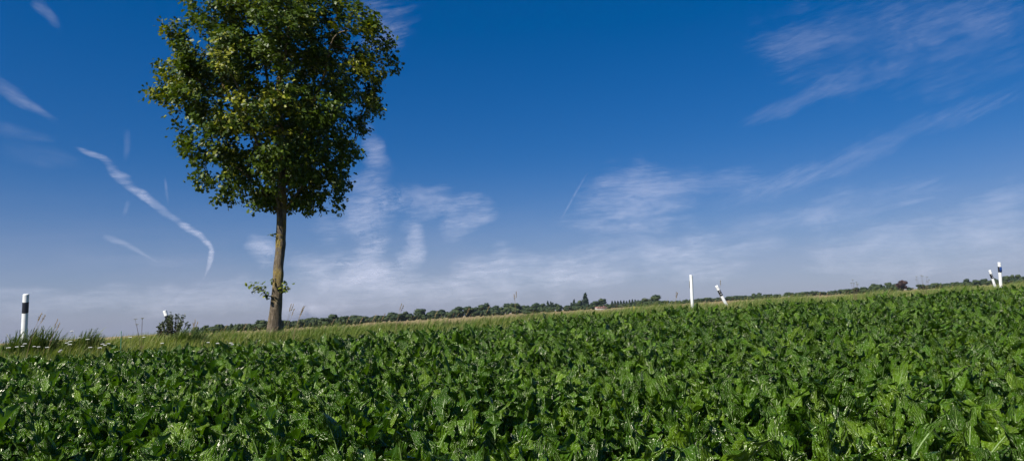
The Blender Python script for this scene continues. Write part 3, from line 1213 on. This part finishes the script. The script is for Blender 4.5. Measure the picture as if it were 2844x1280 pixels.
# ------------------------------------------------------------------ reflector posts
def guide_post(base, rotz, tilt_x, tilt_y, label, full=True):
    """white delineator post: rounded hollow-backed profile, slanted top, black band, reflectors"""
    root = empty('reflector_post', base)
    root.rotation_euler = (Matrix.Rotation(tilt_y, 4, 'Y') @ Matrix.Rotation(tilt_x, 4, 'X') @ Matrix.Rotation(rotz, 4, 'Z')).to_euler()
    tag(root, label, 'post', 'white roadside reflector posts')
    prof = []
    for k in range(9):                                # rounded face towards -y
        a = math.pi + math.pi * k / 8
        prof.append((.060 * math.cos(a), .052 * math.sin(a) * .9))
    prof += [(.060, .030), (.046, .048), (-.046, .048), (-.060, .030)]
    n = len(prof)

    def sleeve(z0, z1, grow, slant0=0.0, slant1=0.0, cap=False, mat=M_POST):
        v = []
        for z, sl in ((z0, slant0), (z1, slant1)):
            for (a, b) in prof:
                v.append((a * grow, b * grow, z + sl * b * 1.0))
        f4 = [(i, (i + 1) % n, n + (i + 1) % n, n + i) for i in range(n)]
        g = Geo(); g.add(v, f4)
        if cap:
            vv = [np.array(q) * np.array([.86, .86, 1]) + np.array([0, 0, .012]) for q in v[n:]]
            g.add(v[n:] + vv, [(i, (i + 1) % n, n + (i + 1) % n, n + i) for i in range(n)])
            cc = np.mean(vv, axis=0)
            g.add(vv + [cc], [(i, (i + 1) % n, n) for i in range(n)])
        return g
    link_obj('body', sleeve(-.10, .995, 1.0, 0, .22, True).mesh('body', M_POST, smooth=False), root)
    if not full:
        return root, None
    band = link_obj('black_band', sleeve(.575, .825, 1.03, .25, .25).mesh('black_band', M_BLACK, smooth=False), root)
    return root, band


def reflector(band, y_sign, kind, h=.18, w=.04, z=.70, mat=None):
    g = Geo()
    if kind == 'round':
        for zz in (z + .055, z - .055):
            a = np.linspace(0, 2 * np.pi, 10, endpoint=False)
            v = [(.022 * math.cos(t), y_sign * .058, zz + .022 * math.sin(t)) for t in a] + [(0, y_sign * .062, zz)]
            g.add(v, [(i, (i + 1) % 10, 10) for i in range(10)])
    else:
        y0, y1 = y_sign * .050, y_sign * .066
        x, b = w / 2, .8
        v = [(-x, y0, z - h / 2), (x, y0, z - h / 2), (x, y0, z + h / 2), (-x, y0, z + h / 2),
             (-x * b, y1, z - h / 2 * .92), (x * b, y1, z - h / 2 * .92), (x * b, y1, z + h / 2 * .92), (-x * b, y1, z + h / 2 * .92)]
        g.add(v, [(4, 5, 6, 7), (0, 1, 5, 4), (1, 2, 6, 5), (2, 3, 7, 6), (3, 0, 4, 7)])
    link_obj('reflector', g.mesh('reflector', mat or M_REFL, smooth=False), band)


def post_at(px_, y, top_py, rotz, tx, ty, label, **kw):
    """base from the line of sight; tuned so that the top meets top_py"""
    # foot position: follow the axis down from the top
    top = P(px_ * S, top_py * S, y)
    ax = Matrix.Rotation(ty, 3, 'Y') @ Matrix.Rotation(tx, 3, 'X') @ Vector((0, 0, 1))
    base = top - ax * 1.0
    r = guide_post((base.x, base.y, base.z), rotz, tx, ty, label, **kw)
    print('post', label[:30], tuple(round(c, 2) for c in base), 'ground', round(gz(base.x, base.y), 2))
    return r


r1, b1 = post_at(65, 15.7, 740, R(12), 0, R(.5), 'upright white post with plain black band in the tall grass at far left')
r2, b2 = post_at(1738, 22.0, 692, R(70), 0, R(1.6), 'upright white post seen side on, black reflector on its left edge', full=False)
reflector(r2, 1, 'long', mat=M_BLACK, h=.24, w=.06)
r3, b3 = post_at(2513, 29.5, 660, R(8), 0, R(3.2), 'upright white post with blue reflector box on its band at far right')
reflector(b3, -1, 'long', mat=M_BLUE, h=.20, w=.10)
r4, b4 = post_at(414, 23.0, 781, R(18), R(-3), R(-21), 'white post leaning left, half hidden behind the dark bushy weed')
r5, b5 = post_at(1802, 27.5, 719, R(-5), R(2), R(-24), 'white post leaning left, band with two round reflectors, right of centre')
reflector(b5, -1, 'round')
r6, b6 = post_at(2489, 36.0, 680, R(-8), R(2), R(-13), 'white post leaning towards its upright neighbour at far right')
reflector(b6, -1, 'round')


# ------------------------------------------------------------------ weeds and flowers of the verge
def on_ground(px_, y):
    """ground point on the vertical plane through column px_ near the horizon, at distance y"""
    p = P(px_ * S, (865 - (px_ * S - 1422) * .0594), y)
    return p.x, y, gz(p.x, y)


def wild_carrot(x, y, z, h, r_, label, group, dry=False, nb=1):
    root = empty('wild_carrot', (x, y, z))
    tag(root, label, 'wildflower', group)
    for b in range(nb):
        lean = r_.uniform(-.12, .2); hh = h * r_.uniform(.8, 1.0) if b else h
        sx = 0 if b == 0 else r_.uniform(-.22, .22); sy = r_.uniform(-.1, .1) * (b > 0)
        pts = np.array([(0, 0, 0), (sx * .25 + lean * .1, sy * .3, hh * .45), (sx * .7 + lean * .2, sy * .7, hh * .8), (sx + lean * .3, sy, hh)])
        g = Geo(); g.tube(pts, np.array([.005, .004, .003, .0022]), 4)
        link_obj('stem', g.mesh('stem', M_BROWNSTEM if dry else M_WEEDSTEM), root)
        u = Geo()
        rr = r_.uniform(.018, .038) if not dry else r_.uniform(.03, .05)
        top = pts[-1]
        for k in range(16 if not dry else 11):
            a = k * 2.4; q = rr * math.sqrt((k + .5) / 16)
            c = top + np.array([q * math.cos(a), q * math.sin(a), .035 - q * q * 4 + (.25 * q if dry else 0)])
            s_ = .0085 if not dry else .008
            an = np.linspace(0, 2 * np.pi, 6, endpoint=False)
            vv = [c + s_ * np.array([math.cos(t), math.sin(t), 0]) for t in an] + [c + np.array([0, 0, .006]), c - np.array([0, 0, .008])]
            u.add(vv, [(i, (i + 1) % 6, 6) for i in range(6)] + [((i + 1) % 6, i, 7) for i in range(6)], 0)
            w_ = np.array([.0012, 0, 0])
            u.add([top - w_, top + w_, c], [(0, 1, 2)], 1)
        link_obj('umbel', u.mesh('umbel', [M_UMBELDRY if dry else M_PETAL, M_WEEDSTEM], smooth=False), root)


carrots = [(60, 870, .8), (87, 871, .9), (96, 872, 1.1), (122, 873, .6), (178, 858, .7), (184, 832, .9), (200, 849, 1.0), (218, 853, .7), (165, 862, .9), (170, 866, .7),
           (232, 873, 1.3), (252, 865, 1.0), (268, 864, .9), (263, 868, .7), (330, 848, 1.0), (356, 848, 1.2), (406, 863, .9), (545, 863, 1.1), (585, 862, .8), (520, 861, .7), (588, 866, .8), (150, 884, .9), (62, 864, .9), (18, 874, .7), (250, 874, .8), (40, 872, .7), (155, 880, .8)]
for (px_, py_, q) in carrots:
    y = 12.6 + rng.uniform(0, .6) + max(0, (868 - py_)) * .07
    p = P(px_ * S, py_ * S, y)
    z = gz(p.x, y)
    wild_carrot(p.x, y, z, max(.16, p.z - z - .03), rng, 'small flat white wild carrot flower in the verge grass left of the oak', 'white wild carrot flowers left of the oak')
for (px_, top_, y, lab, nb) in ((2146, 706, 21.5, 'tall branching seeded umbel plant at the field edge right of the middle posts', 6),
                                (2318, 695, 23.0, 'tall thin withered umbel plant left of the far right posts', 7),
                                (357, 897 / S - 8, 14.6, 'greenish branching umbel plant in the grass left of the dark weed', 4)):
    p = P(px_ * S, top_ * S, y); z = gz(p.x, y)
    wild_carrot(p.x, y, z, max(.4, p.z - z), rng, lab, None, True, nb)


def bushy_weed(px_, y, top_py, n, spread, label, cat='weed', leafs=36, lsize=.05, mat=M_DARKWEED):
    p = P(px_ * S, top_py * S, y)
    z = gz(p.x, y); h = p.z - z
    root = empty('bushy_weed', (p.x, y, z))
    tag(root, label, cat)
    for k in range(n):
        a = rng.uniform(0, 6.28); q = spread * math.sqrt(rng.random())
        hh = h * (1 - .38 * (q / spread) ** 2) * rng.uniform(.84, 1.0)
        tip = np.array([q * math.cos(a) + .05, q * math.sin(a), hh])
        pts = np.array([(tip[0] * .15, tip[1] * .15, 0), (tip[0] * .5, tip[1] * .5, hh * .4), (tip[0] * .85, tip[1] * .85, hh * .75), tip])
        g = Geo(); g.tube(pts, np.array([.006, .005, .004, .002]), 4)
        st = link_obj('stem', g.mesh('stem', M_BROWNSTEM), root)
        t_ = rng.uniform(.15, 1.0, leafs) * 3
        pos = np.stack([np.interp(t_, range(4), pts[:, c]) for c in range(3)], -1)
        ou = rng.normal(0, 1, (leafs, 3)) + np.array([0, 0, .6]); ou /= np.linalg.norm(ou, axis=1)[:, None]
        v, f, rn = leaf_cloud(pos, ou, lsize, rng, up=.3)
        tag(link_obj('leaves', np_mesh('leaves', v, f, mat, attr={'rnd': rn}, smooth=False), st), kind='stuff')


bushy_weed(438, 18.0, 779, 34, .36, 'dark bushy upright weed standing in front of the leaning left post')
bushy_weed(405, 17.8, 800, 12, .14, 'smaller dark weed at the left foot of the bushy weed')


def tussock(px_, y, top_py, n, spread, label, mat):
    p = P(px_ * S, top_py * S, y); z = gz(p.x, y); h = p.z - z
    root = empty('grass_tussock', (p.x, y, z))
    tag(root, label, 'grass')
    g = Geo()
    for k in range(n):
        a = rng.uniform(0, 6.28); q = spread * math.sqrt(rng.random())
        b0 = np.array([q * math.cos(a), q * math.sin(a) * .6, -.01])
        L = h * (1.12 - .6 * (q / spread) ** 2) * rng.uniform(.6, 1.05)
        lx = rng.normal(.38, .22); ly = rng.normal(0, .2)
        w = np.array([math.cos(a), math.sin(a), 0]) * rng.uniform(.004, .009)
        p1 = b0 + np.array([lx * L * .25, ly * L * .25, L * .55]); p2 = b0 + np.array([lx * L * .7, ly * L * .7, L * .93])
        p3 = p2 + np.array([.10 + lx * .1, ly * .1, -.02]) * rng.uniform(.4, 1.2)
        rn = rng.random()
        g.add([b0 - w, b0 + w, p1 + w, p1 - w, p2 + w * .6, p2 - w * .6], [(0, 1, 2, 3), (3, 2, 4, 5)], 0, rn)
        g.add([p2 - w * .6, p2 + w * .6, p3], [(0, 1, 2)], 0, rn)
    tag(link_obj('blades', g.mesh('blades', mat), root), kind='stuff')


M_TUFT = simple_leaf_material('tussock blade', [(.0, (.030, .060, .012)), (.7, (.085, .135, .026)), (1.0, (.20, .21, .07))], .5, .2)
tussock(94, 14.8, 818, 260, .38, 'big dark green grass tussock just right of the far left post', M_TUFT)
tussock(122, 14.9, 828, 180, .40, 'lower dark grass tussock right of the big one', M_TUFT)
tussock(52, 14.9, 826, 300, .38, 'low green grass tussock at the foot of the far left post', M_TUFT)
tussock(215, 15.2, 826, 350, .35, 'small dark grass tussock between far left post and dark weed', M_TUFT)
tussock(470, 16.2, 822, 350, .5, 'low grass tussock at the right foot of the dark bushy weed', M_TUFT)


def tall_grass(px_, y, top_py, label, group=None, nst=1, lean=.3, head=.16, mat=M_DRY):
    root = None
    for k in range(nst):
        p = P((px_ + (rng.uniform(-7, 7) if k else 0)) * S, (top_py + (rng.uniform(0, 14) if k else 0)) * S, y)
        z = gz(p.x, y); h = p.z - z
        if root is None:
            root = empty('tall_grass', (p.x - lean * h * .6, y, z))
            tag(root, label, 'grass', group)
            bx = p.x - lean * h * .6
        t = np.linspace(0, 1, 8)
        pts = np.stack([(p.x - bx) * t ** 1.7, rng.uniform(-.03, .03) * t, h * t], -1)
        pts += np.array([rng.uniform(-.03, .03), 0, 0]) * (1 - t)[:, None]
        g = Geo(); g.tube(pts, np.linspace(.0035, .0016, 8), 4)
        st = link_obj('stem', g.mesh('stem', mat), root)
        hd = Geo()
        n = 34
        for j in range(n):
            u = 1 - head * (j / n) / max(h, .2) * 1.0
            c = np.array([np.interp(u, t, pts[:, q]) for q in range(3)])
            dv = np.array([rng.normal(.25, .3), rng.normal(0, .3), rng.uniform(.3, 1)]); dv /= np.linalg.norm(dv)
            L = rng.uniform(.02, .05); w = np.cross(dv, (0, 1, .2)); w = w / np.linalg.norm(w) * .0045
            hd.add([c, c + dv * L * .5 + w, c + dv * L, c + dv * L * .5 - w], [(0, 1, 2, 3)], 0, rng.random())
        link_obj('seed_head', hd.mesh('seed_head', M_DRY, smooth=False), st)


tall_grass(738, 16.0, 765, 'tallest grey green grass stems just right of the oak trunk', nst=3, lean=.35)
tall_grass(765, 15.8, 770, 'pale feathery grass stems arching right, second clump right of the oak', nst=3, lean=.5)
tall_grass(1010, 17.5, 765, 'faint tall grass stems in front of the wood right of the oak', nst=2, lean=.4)
tall_grass(1298, 19.0, 735, 'tall thin grass stem in front of the middle of the wood', nst=2, lean=.1)
tall_grass(1700, 21.0, 735, 'thin grass stem just left of the upright post', lean=.15, nst=2)
tall_grass(1812, 22.0, 706, 'thin grass stem rising beside the leaning middle post', lean=.15)
tall_grass(2062, 24.0, 735, 'lone thin grass stem between middle posts and umbel plant', lean=.15)
tall_grass(105, 14.2, 788, 'drooping brown grass heads just right of the far left post', nst=3, lean=.5)
tall_grass(145, 14.5, 805, 'pair of faint grass heads right of the far left tuft', nst=2, lean=.4)
tall_grass(490, 16.5, 805, 'brown seed heads right of the dark bushy weed', nst=3, lean=.1)
for k, (px_, tp_) in enumerate(((880, 796), (912, 800), (945, 792), (968, 790), (1100, 782), (1180, 776), (1230, 772), (840, 804), (620, 815), (570, 818))):
    tall_grass(px_, 16.5 + k * .2, tp_, 'straw coloured grass stem bending right in front of the far wood', 'arching grass stems before the wood', lean=.6)


def stake(px_, y, top_py, hvis, label, mat, w=.02):
    p = P(px_ * S, top_py * S, y); z = gz(p.x, y)
    h = p.z - z
    root = empty('marker_stake', (p.x, y, z))
    tag(root, label, 'stake')
    g = Geo(); g.tube([(0, 0, -.1), (0, 0, h * .5), (0, 0, h - .03)], w * .5, 6)
    link_obj('shaft', g.mesh('shaft', mat), root)
    g = Geo(); g.tube([(0, 0, h - .03), (0, 0, h - .01), (0, 0, h)], [w * .62, w * .62, w * .4], 6)
    link_obj('cap', g.mesh('cap', mat), root)


stake(1594, 20.6, 769, .3, 'short yellow marker stake at the field edge below the far farmhouse', M_YELLOW, .016)
M_TEAL = plain('pale green stake', (.10, .28, .17), .5, .4, .1, 10)
stake(305, 12.9, 832, .4, 'thin blue green stake in the grass left of the dark weed', M_TEAL, .012)


# ------------------------------------------------------------------ far trees
rf = np.random.default_rng(21)


def ico(sub):
    import bmesh
    bm = bmesh.new()
    bmesh.ops.create_icosphere(bm, subdivisions=sub, radius=1.0)
    v = np.array([q.co[:] for q in bm.verts]); f = np.array([[q.index for q in fa.verts] for fa in bm.faces])
    bm.free()
    return v, f


ICO = ico(2)


def far_crown(kind, seed):
    """unit-height crown: knobbly leaf masses plus loose leaf tufts round them"""
    r_ = np.random.default_rng(seed)
    g = Geo()
    lobes = []
    if kind == 'round':
        for k in range(13):
            a = r_.uniform(0, 6.28); q = .34 * math.sqrt(r_.random()); z = r_.uniform(.26, .84)
            s_ = r_.uniform(.13, .24) * (1.1 - abs(z - .5) * .8)
            lobes.append((q * math.cos(a) * (1.25 - z * .55), q * math.sin(a) * (1.25 - z * .55), z, s_, s_ * .82))
    elif kind == 'poplar':
        for k in range(12):
            z = .14 + .80 * k / 11
            w = .105 * math.sin(math.pi * min(1, (z + .02)) ** .8) + .02
            lobes.append((r_.normal(0, .012), r_.normal(0, .012), z, w, .11))
    elif kind == 'conifer':
        for k in range(9):
            z = .14 + .80 * k / 8
            lobes.append((r_.normal(0, .01), r_.normal(0, .01), z, .24 * (1 - z) + .02, .085))
    elif kind == 'shrub':
        for k in range(11):
            a = r_.uniform(0, 6.28); q = .75 * math.sqrt(r_.random()); z = r_.uniform(.2, .75)
            lobes.append((q * math.cos(a), q * math.sin(a) * .6, z, r_.uniform(.22, .34), r_.uniform(.18, .26)))
    v0, f0 = ICO
    for (x, y, z, s_, sz) in lobes:
        ph = r_.uniform(0, 6.28, 3)
        n = 1 + .16 * np.sin(v0[:, 0] * 5 + ph[0]) * np.sin(v0[:, 1] * 5 + ph[1]) + .14 * np.sin(v0[:, 2] * 7 + ph[2]) + r_.normal(0, .07, len(v0))
        vv = v0 * n[:, None] * np.array([s_, s_, sz]) + np.array([x, y, z])
        g.add(vv, f0, 0, r_.uniform(.1, .9))
        m_ = 46
        dv = r_.normal(0, 1, (m_, 3)); dv /= np.linalg.norm(dv, axis=1)[:, None]
        c = dv * np.array([s_, s_, sz]) * r_.uniform(.95, 1.18, m_)[:, None] + np.array([x, y, z])
        e1 = r_.normal(0, 1, (m_, 3)) * .030; e2 = r_.normal(0, 1, (m_, 3)) * .030
        vv = np.stack([c - e1, c + e1, c + e2], 1).reshape(-1, 3)
        g.add(vv, np.arange(m_ * 3).reshape(-1, 3), 0, np.repeat(r_.random(m_), 3))
    return g


kinds = {'round': (6, M_DEPTH[0]), 'poplar': (2, M_DEPTH[1]), 'conifer': (2, M_DEPTH[1]), 'shrub': (3, M_DEPTH[0])}
crown_lib = {}
for kd, (n, mt) in kinds.items():
    crown_lib[kd] = [far_crown(kd, 50 + k + len(kd)).mesh('crown', mt, smooth=False) for k in range(n)]
crown_lib['copper'] = [far_crown('round', 91).mesh('crown', M_DEPTH[2], smooth=False)]
crown_lib['willow'] = [far_crown('round', k).mesh('crown', M_DEPTH[3], smooth=False) for k in (71, 72)]
tg = Geo(); tg.tube([(0, 0, -.03), (0, 0, .15), (.01, 0, .35), (0, .01, .6)], [.028, .022, .018, .008], 6)
trunk_mesh = tg.mesh('trunk', M_TWIG)
tg = Geo(); tg.tube([(0, 0, -.05), (0, 0, .2), (0, .01, .5)], [.04, .03, .01], 6)
shrub_stem = tg.mesh('trunk', M_TWIG)


def far_tree(px_, top_py, wpx, kind, dist_, label, group):
    """px in photograph pixels; top from the line of sight, foot on the ground"""
    p = P(px_, top_py, dist_)
    z = gz(p.x, dist_)
    h = p.z - z
    width = {'round': .85, 'poplar': .22, 'conifer': .42, 'shrub': 1.9, 'copper': .85, 'willow': .85}[kind]
    sx = wpx / F * dist_ / width
    root = empty('far_shrub' if kind == 'shrub' else {'poplar': 'poplar_tree', 'conifer': 'conifer_tree'}.get(kind, 'far_tree'), (p.x, dist_, z), (0, 0, rf.uniform(0, 6.28)))
    tag(root, label, 'shrub' if kind == 'shrub' else 'tree', group)
    c = link_obj('crown', crown_lib[kind][int(rf.integers(len(crown_lib[kind])))], root)
    c.scale = (sx, sx, h)
    t_ = link_obj('trunk', shrub_stem if kind == 'shrub' else trunk_mesh, root)
    t_.scale = (h * .3, h * .3, h * .6) if kind == 'shrub' else (h * .8, h * .8, h)


def hline(x):
    return 865 - (x - 1422) * .0594


# (centre px, top px, width px, kind)
G1 = ('dark round crowned tree in the wood behind the oak trunk', 'trees of the wood behind the oak')
for x, t, w in ((560, 911, 40), (600, 906, 44), (640, 904, 46), (680, 899, 46), (722, 889, 44), (755, 893, 40), (800, 893, 50), (838, 886, 44), (872, 880, 44), (905, 882, 40), (930, 873, 40), (958, 878, 40)):
    far_tree(x, t - 1, w, 'round', 430 + rf.uniform(-30, 60), *G1)
G2_ = ('dark leafy tree in the long wood right of the oak', 'trees of the long wood right of the oak')
for x, t, w in ((982, 874, 44), (1015, 876, 40), (1048, 874, 40), (1085, 866, 42), (1112, 870, 30), (1133, 864, 26), (1168, 857, 46), (1203, 861, 40), (1228, 859, 34), (1252, 866, 26), (1275, 850, 44), (1306, 848, 36), (1332, 844, 36), (1352, 841, 34), (1382, 846, 34), (1406, 842, 38), (1432, 840, 36), (1460, 847, 26), (1484, 842, 32)):
    far_tree(x, t, w, 'round', 620 + rf.uniform(-60, 80), *G2_)
for x in range(990, 1500, 26):
    far_tree(x + rf.uniform(-6, 6), hline(x) - rf.uniform(8, 13), 40, 'shrub', 560 + rf.uniform(-20, 20), 'low dark bush along the foot of the wood right of the oak', 'bushes along the wood')
G3 = ('dark rounded tree in the tree line around the tall poplar', 'trees around the tall poplar')
for x, t, w, kd in ((1458, 846, 22, 'round'), (1489, 840, 34, 'round'), (1514, 842, 24, 'round'), (1548, 841, 26, 'round'), (1574, 847, 28, 'round'), (1608, 833, 26, 'round'), (1645, 835, 20, 'round'), (1664, 829, 36, 'round'), (1690, 842, 24, 'round')):
    far_tree(x, t, w, kd, 700 + rf.uniform(-30, 40), *G3)
far_tree(1625, 816, 15, 'poplar', 690, 'tallest slim dark poplar rising out of the far tree line', None)
for x, t in ((1521, 837), (1530, 838), (1587, 841), (1594, 832), (1535, 841)):
    far_tree(x, t, 8, 'poplar', 690, 'small slim poplar left of the tallest poplar', 'small poplars of the tree line')
for x in range(1700, 1786, 8):
    far_tree(x, 835 + rf.uniform(-2, 2) - (x - 1700) * .02, 13, 'conifer', 760 + rf.uniform(-20, 20), 'dark pointed conifer in the even row right of the tall poplar', 'row of conifers')
far_tree(1734, 843, 36, 'willow', 700, 'olive rounded tree in front of the conifer row', None)
far_tree(1795, 825, 32, 'willow', 640, 'greyish tree just left of the big round tree', None)
far_tree(1822, 816, 32, 'round', 640, 'big round tree standing clear at the right end of the conifer row', None)
far_tree(1846, 836, 22, 'round', 660, 'small tree at the right foot of the big round tree', None)
G4 = ('low distant tree on the horizon behind the middle posts', 'distant trees behind the middle posts')
for x, t, w in ((1872, 839, 22), (1890, 838, 24), (1915, 835, 22), (1934, 833, 24), (1962, 832, 20), (1985, 828, 24), (2000, 827, 22), (2022, 825, 24), (2045, 820, 28), (2062, 820, 24), (2078, 823, 20), (2094, 813, 12), (2107, 812, 16), (2122, 819, 18), (2140, 817, 22), (2158, 820, 14)):
    far_tree(x, t, w, 'round', 800 + rf.uniform(-40, 40), *G4)
far_tree(2187, 811, 22, 'round', 760, 'single low rounded tree standing apart right of the middle posts', None)
G5 = ('low distant tree in the strip left of the umbel plant', 'distant trees left of the umbel plant')
for x, t, w in ((2212, 812, 24), (2230, 810, 24), (2256, 807, 16), (2275, 810, 20), (2300, 812, 26), (2322, 811, 16)):
    far_tree(x, t, w, 'round', 800 + rf.uniform(-30, 30), *G5)
G6 = ('dark tree in the clump left of the reddish round tree', 'trees of the clump left of the reddish tree')
for x, t, w in ((2352, 801, 26), (2372, 797, 26), (2396, 797, 26), (2424, 787, 26), (2446, 788, 26), (2468, 784, 26), (2486, 787, 18)):
    far_tree(x, t, w, 'round', 560 + rf.uniform(-20, 30), *G6)
far_tree(2503, 777, 30, 'copper', 545, 'dark reddish dome shaped tree at the right end of its clump', None)
G7 = ('low distant tree in the tree line around the far right posts', 'trees around the far right posts')
for x, t, w in ((2526, 797, 18), (2575, 790, 26), (2604, 787, 28), (2632, 785, 24), (2658, 782, 22), (2686, 773, 22), (2706, 776, 24), (2734, 774, 24), (2760, 772, 22), (2790, 766, 26), (2812, 763, 20), (2834, 762, 26)):
    far_tree(x, t, w, 'round', 620 + rf.uniform(-30, 40), *G7)


def farmhouse():
    d = 600.0
    p = P(1668, 850, d)
    z = gz(p.x, d)
    root = empty('farmhouse', (p.x, d, z), (0, 0, R(12)))
    tag(root, 'small far white farmhouse with red roof at the foot of the tree line', 'house')
    w, dp, e, rg = 9.0, 6.0, p.z - z + 0.4, p.z - z + 4.2
    e = 1.6; rg = e + .8
    g = Geo()
    g.add([(-w / 2, -dp / 2, 0), (w / 2, -dp / 2, 0), (w / 2, dp / 2, 0), (-w / 2, dp / 2, 0), (-w / 2, -dp / 2, e), (w / 2, -dp / 2, e), (w / 2, dp / 2, e), (-w / 2, dp / 2, e)],
          [(0, 1, 5, 4), (1, 2, 6, 5), (2, 3, 7, 6), (3, 0, 4, 7)])
    g.add([(-w / 2, -dp / 2, e), (-w / 2, dp / 2, e), (-w / 2, 0, rg - .1), (w / 2, -dp / 2, e), (w / 2, dp / 2, e), (w / 2, 0, rg - .1)], [(0, 1, 2), (4, 3, 5)])
    link_obj('wall', g.mesh('wall', M_WALL, smooth=False), root)
    g = Geo(); o_ = .5
    for s in (-1, 1):
        a, b = (-w / 2 - o_, s * (dp / 2 + o_), e - .3), (w / 2 + o_, s * (dp / 2 + o_), e - .3)
        c, dd = (w / 2 + o_, 0, rg), (-w / 2 - o_, 0, rg)
        up = np.array([0, 0, .25])
        vv = [np.array(q) for q in (a, b, c, dd)]
        vv += [q + up for q in vv]
        g.add(vv, [(0, 1, 2, 3), (4, 5, 6, 7), (0, 1, 5, 4), (1, 2, 6, 5), (3, 0, 4, 7)])
    roof = link_obj('roof', g.mesh('roof', M_ROOF, smooth=False), root)
    g = Geo(); g.tube([(3, 0, rg - .6), (3, 0, rg + .5), (3, 0, rg + 1.0)], .45, 4)
    link_obj('chimney', g.mesh('chimney', M_ROOF, smooth=False), roof)
    for x in (-3, -1, 1, 3):
        g = Geo()
        y0 = -dp / 2
        g.add([(x - .5, y0 - .03, 1), (x + .5, y0 - .03, 1), (x + .5, y0 - .03, 2.3), (x - .5, y0 - .03, 2.3)], [(0, 1, 2, 3)])
        link_obj('window', g.mesh('window', M_GLASS, smooth=False), root)


for xa, xb, dd_ in ((545, 990, 420), (1450, 1700, 660), (1780, 1860, 620), (1868, 2170, 780), (2200, 2340, 780), (2345, 2500, 545), (2560, 2844, 600)):
    where = {545: 'behind the oak trunk', 1450: 'around the tall poplar', 1780: 'under the big round tree', 1868: 'behind the middle posts', 2200: 'left of the seeded umbel plant', 2345: 'left of the reddish tree', 2560: 'around the far right posts'}[xa]
    for x in np.arange(xa, xb, 17.0):
        far_tree(x + rf.uniform(-4, 4), hline(x) - rf.uniform(6, 11) * 600 / dd_, 30, 'shrub', dd_ + rf.uniform(-8, 8), 'low dark bush at the foot of the trees ' + where, 'low bushes ' + where)
farmhouse()

# ------------------------------------------------------------------ haze
def haze():
    m = bpy.data.materials.new('haze')
    m.use_nodes = True
    t = m.node_tree
    t.nodes.clear()
    o = t.nodes.new('ShaderNodeOutputMaterial')
    v = t.nodes.new('ShaderNodeVolumePrincipled')
    v.inputs['Color'].default_value = (.50, .70, 1.0, 1)
    v.inputs['Density'].default_value = HAZE
    v.inputs['Anisotropy'].default_value = 0.0
    t.links.new(v.outputs[0], o.inputs['Volume'])
    x0, x1, y0, y1, z0, z1 = -1520, 1520, -60, 1520, -32, 60
    g = Geo()
    g.add([(x0, y0, z0), (x1, y0, z0), (x1, y1, z0), (x0, y1, z0), (x0, y0, z1), (x1, y0, z1), (x1, y1, z1), (x0, y1, z1)],
          [(0, 3, 2, 1), (4, 5, 6, 7), (0, 1, 5, 4), (1, 2, 6, 5), (2, 3, 7, 6), (3, 0, 4, 7)])
    tag(link_obj('haze', g.mesh('haze', m, smooth=False)), 'pale bluish summer haze over the far fields', 'haze', kind='stuff')


HAZE = .00005
haze()
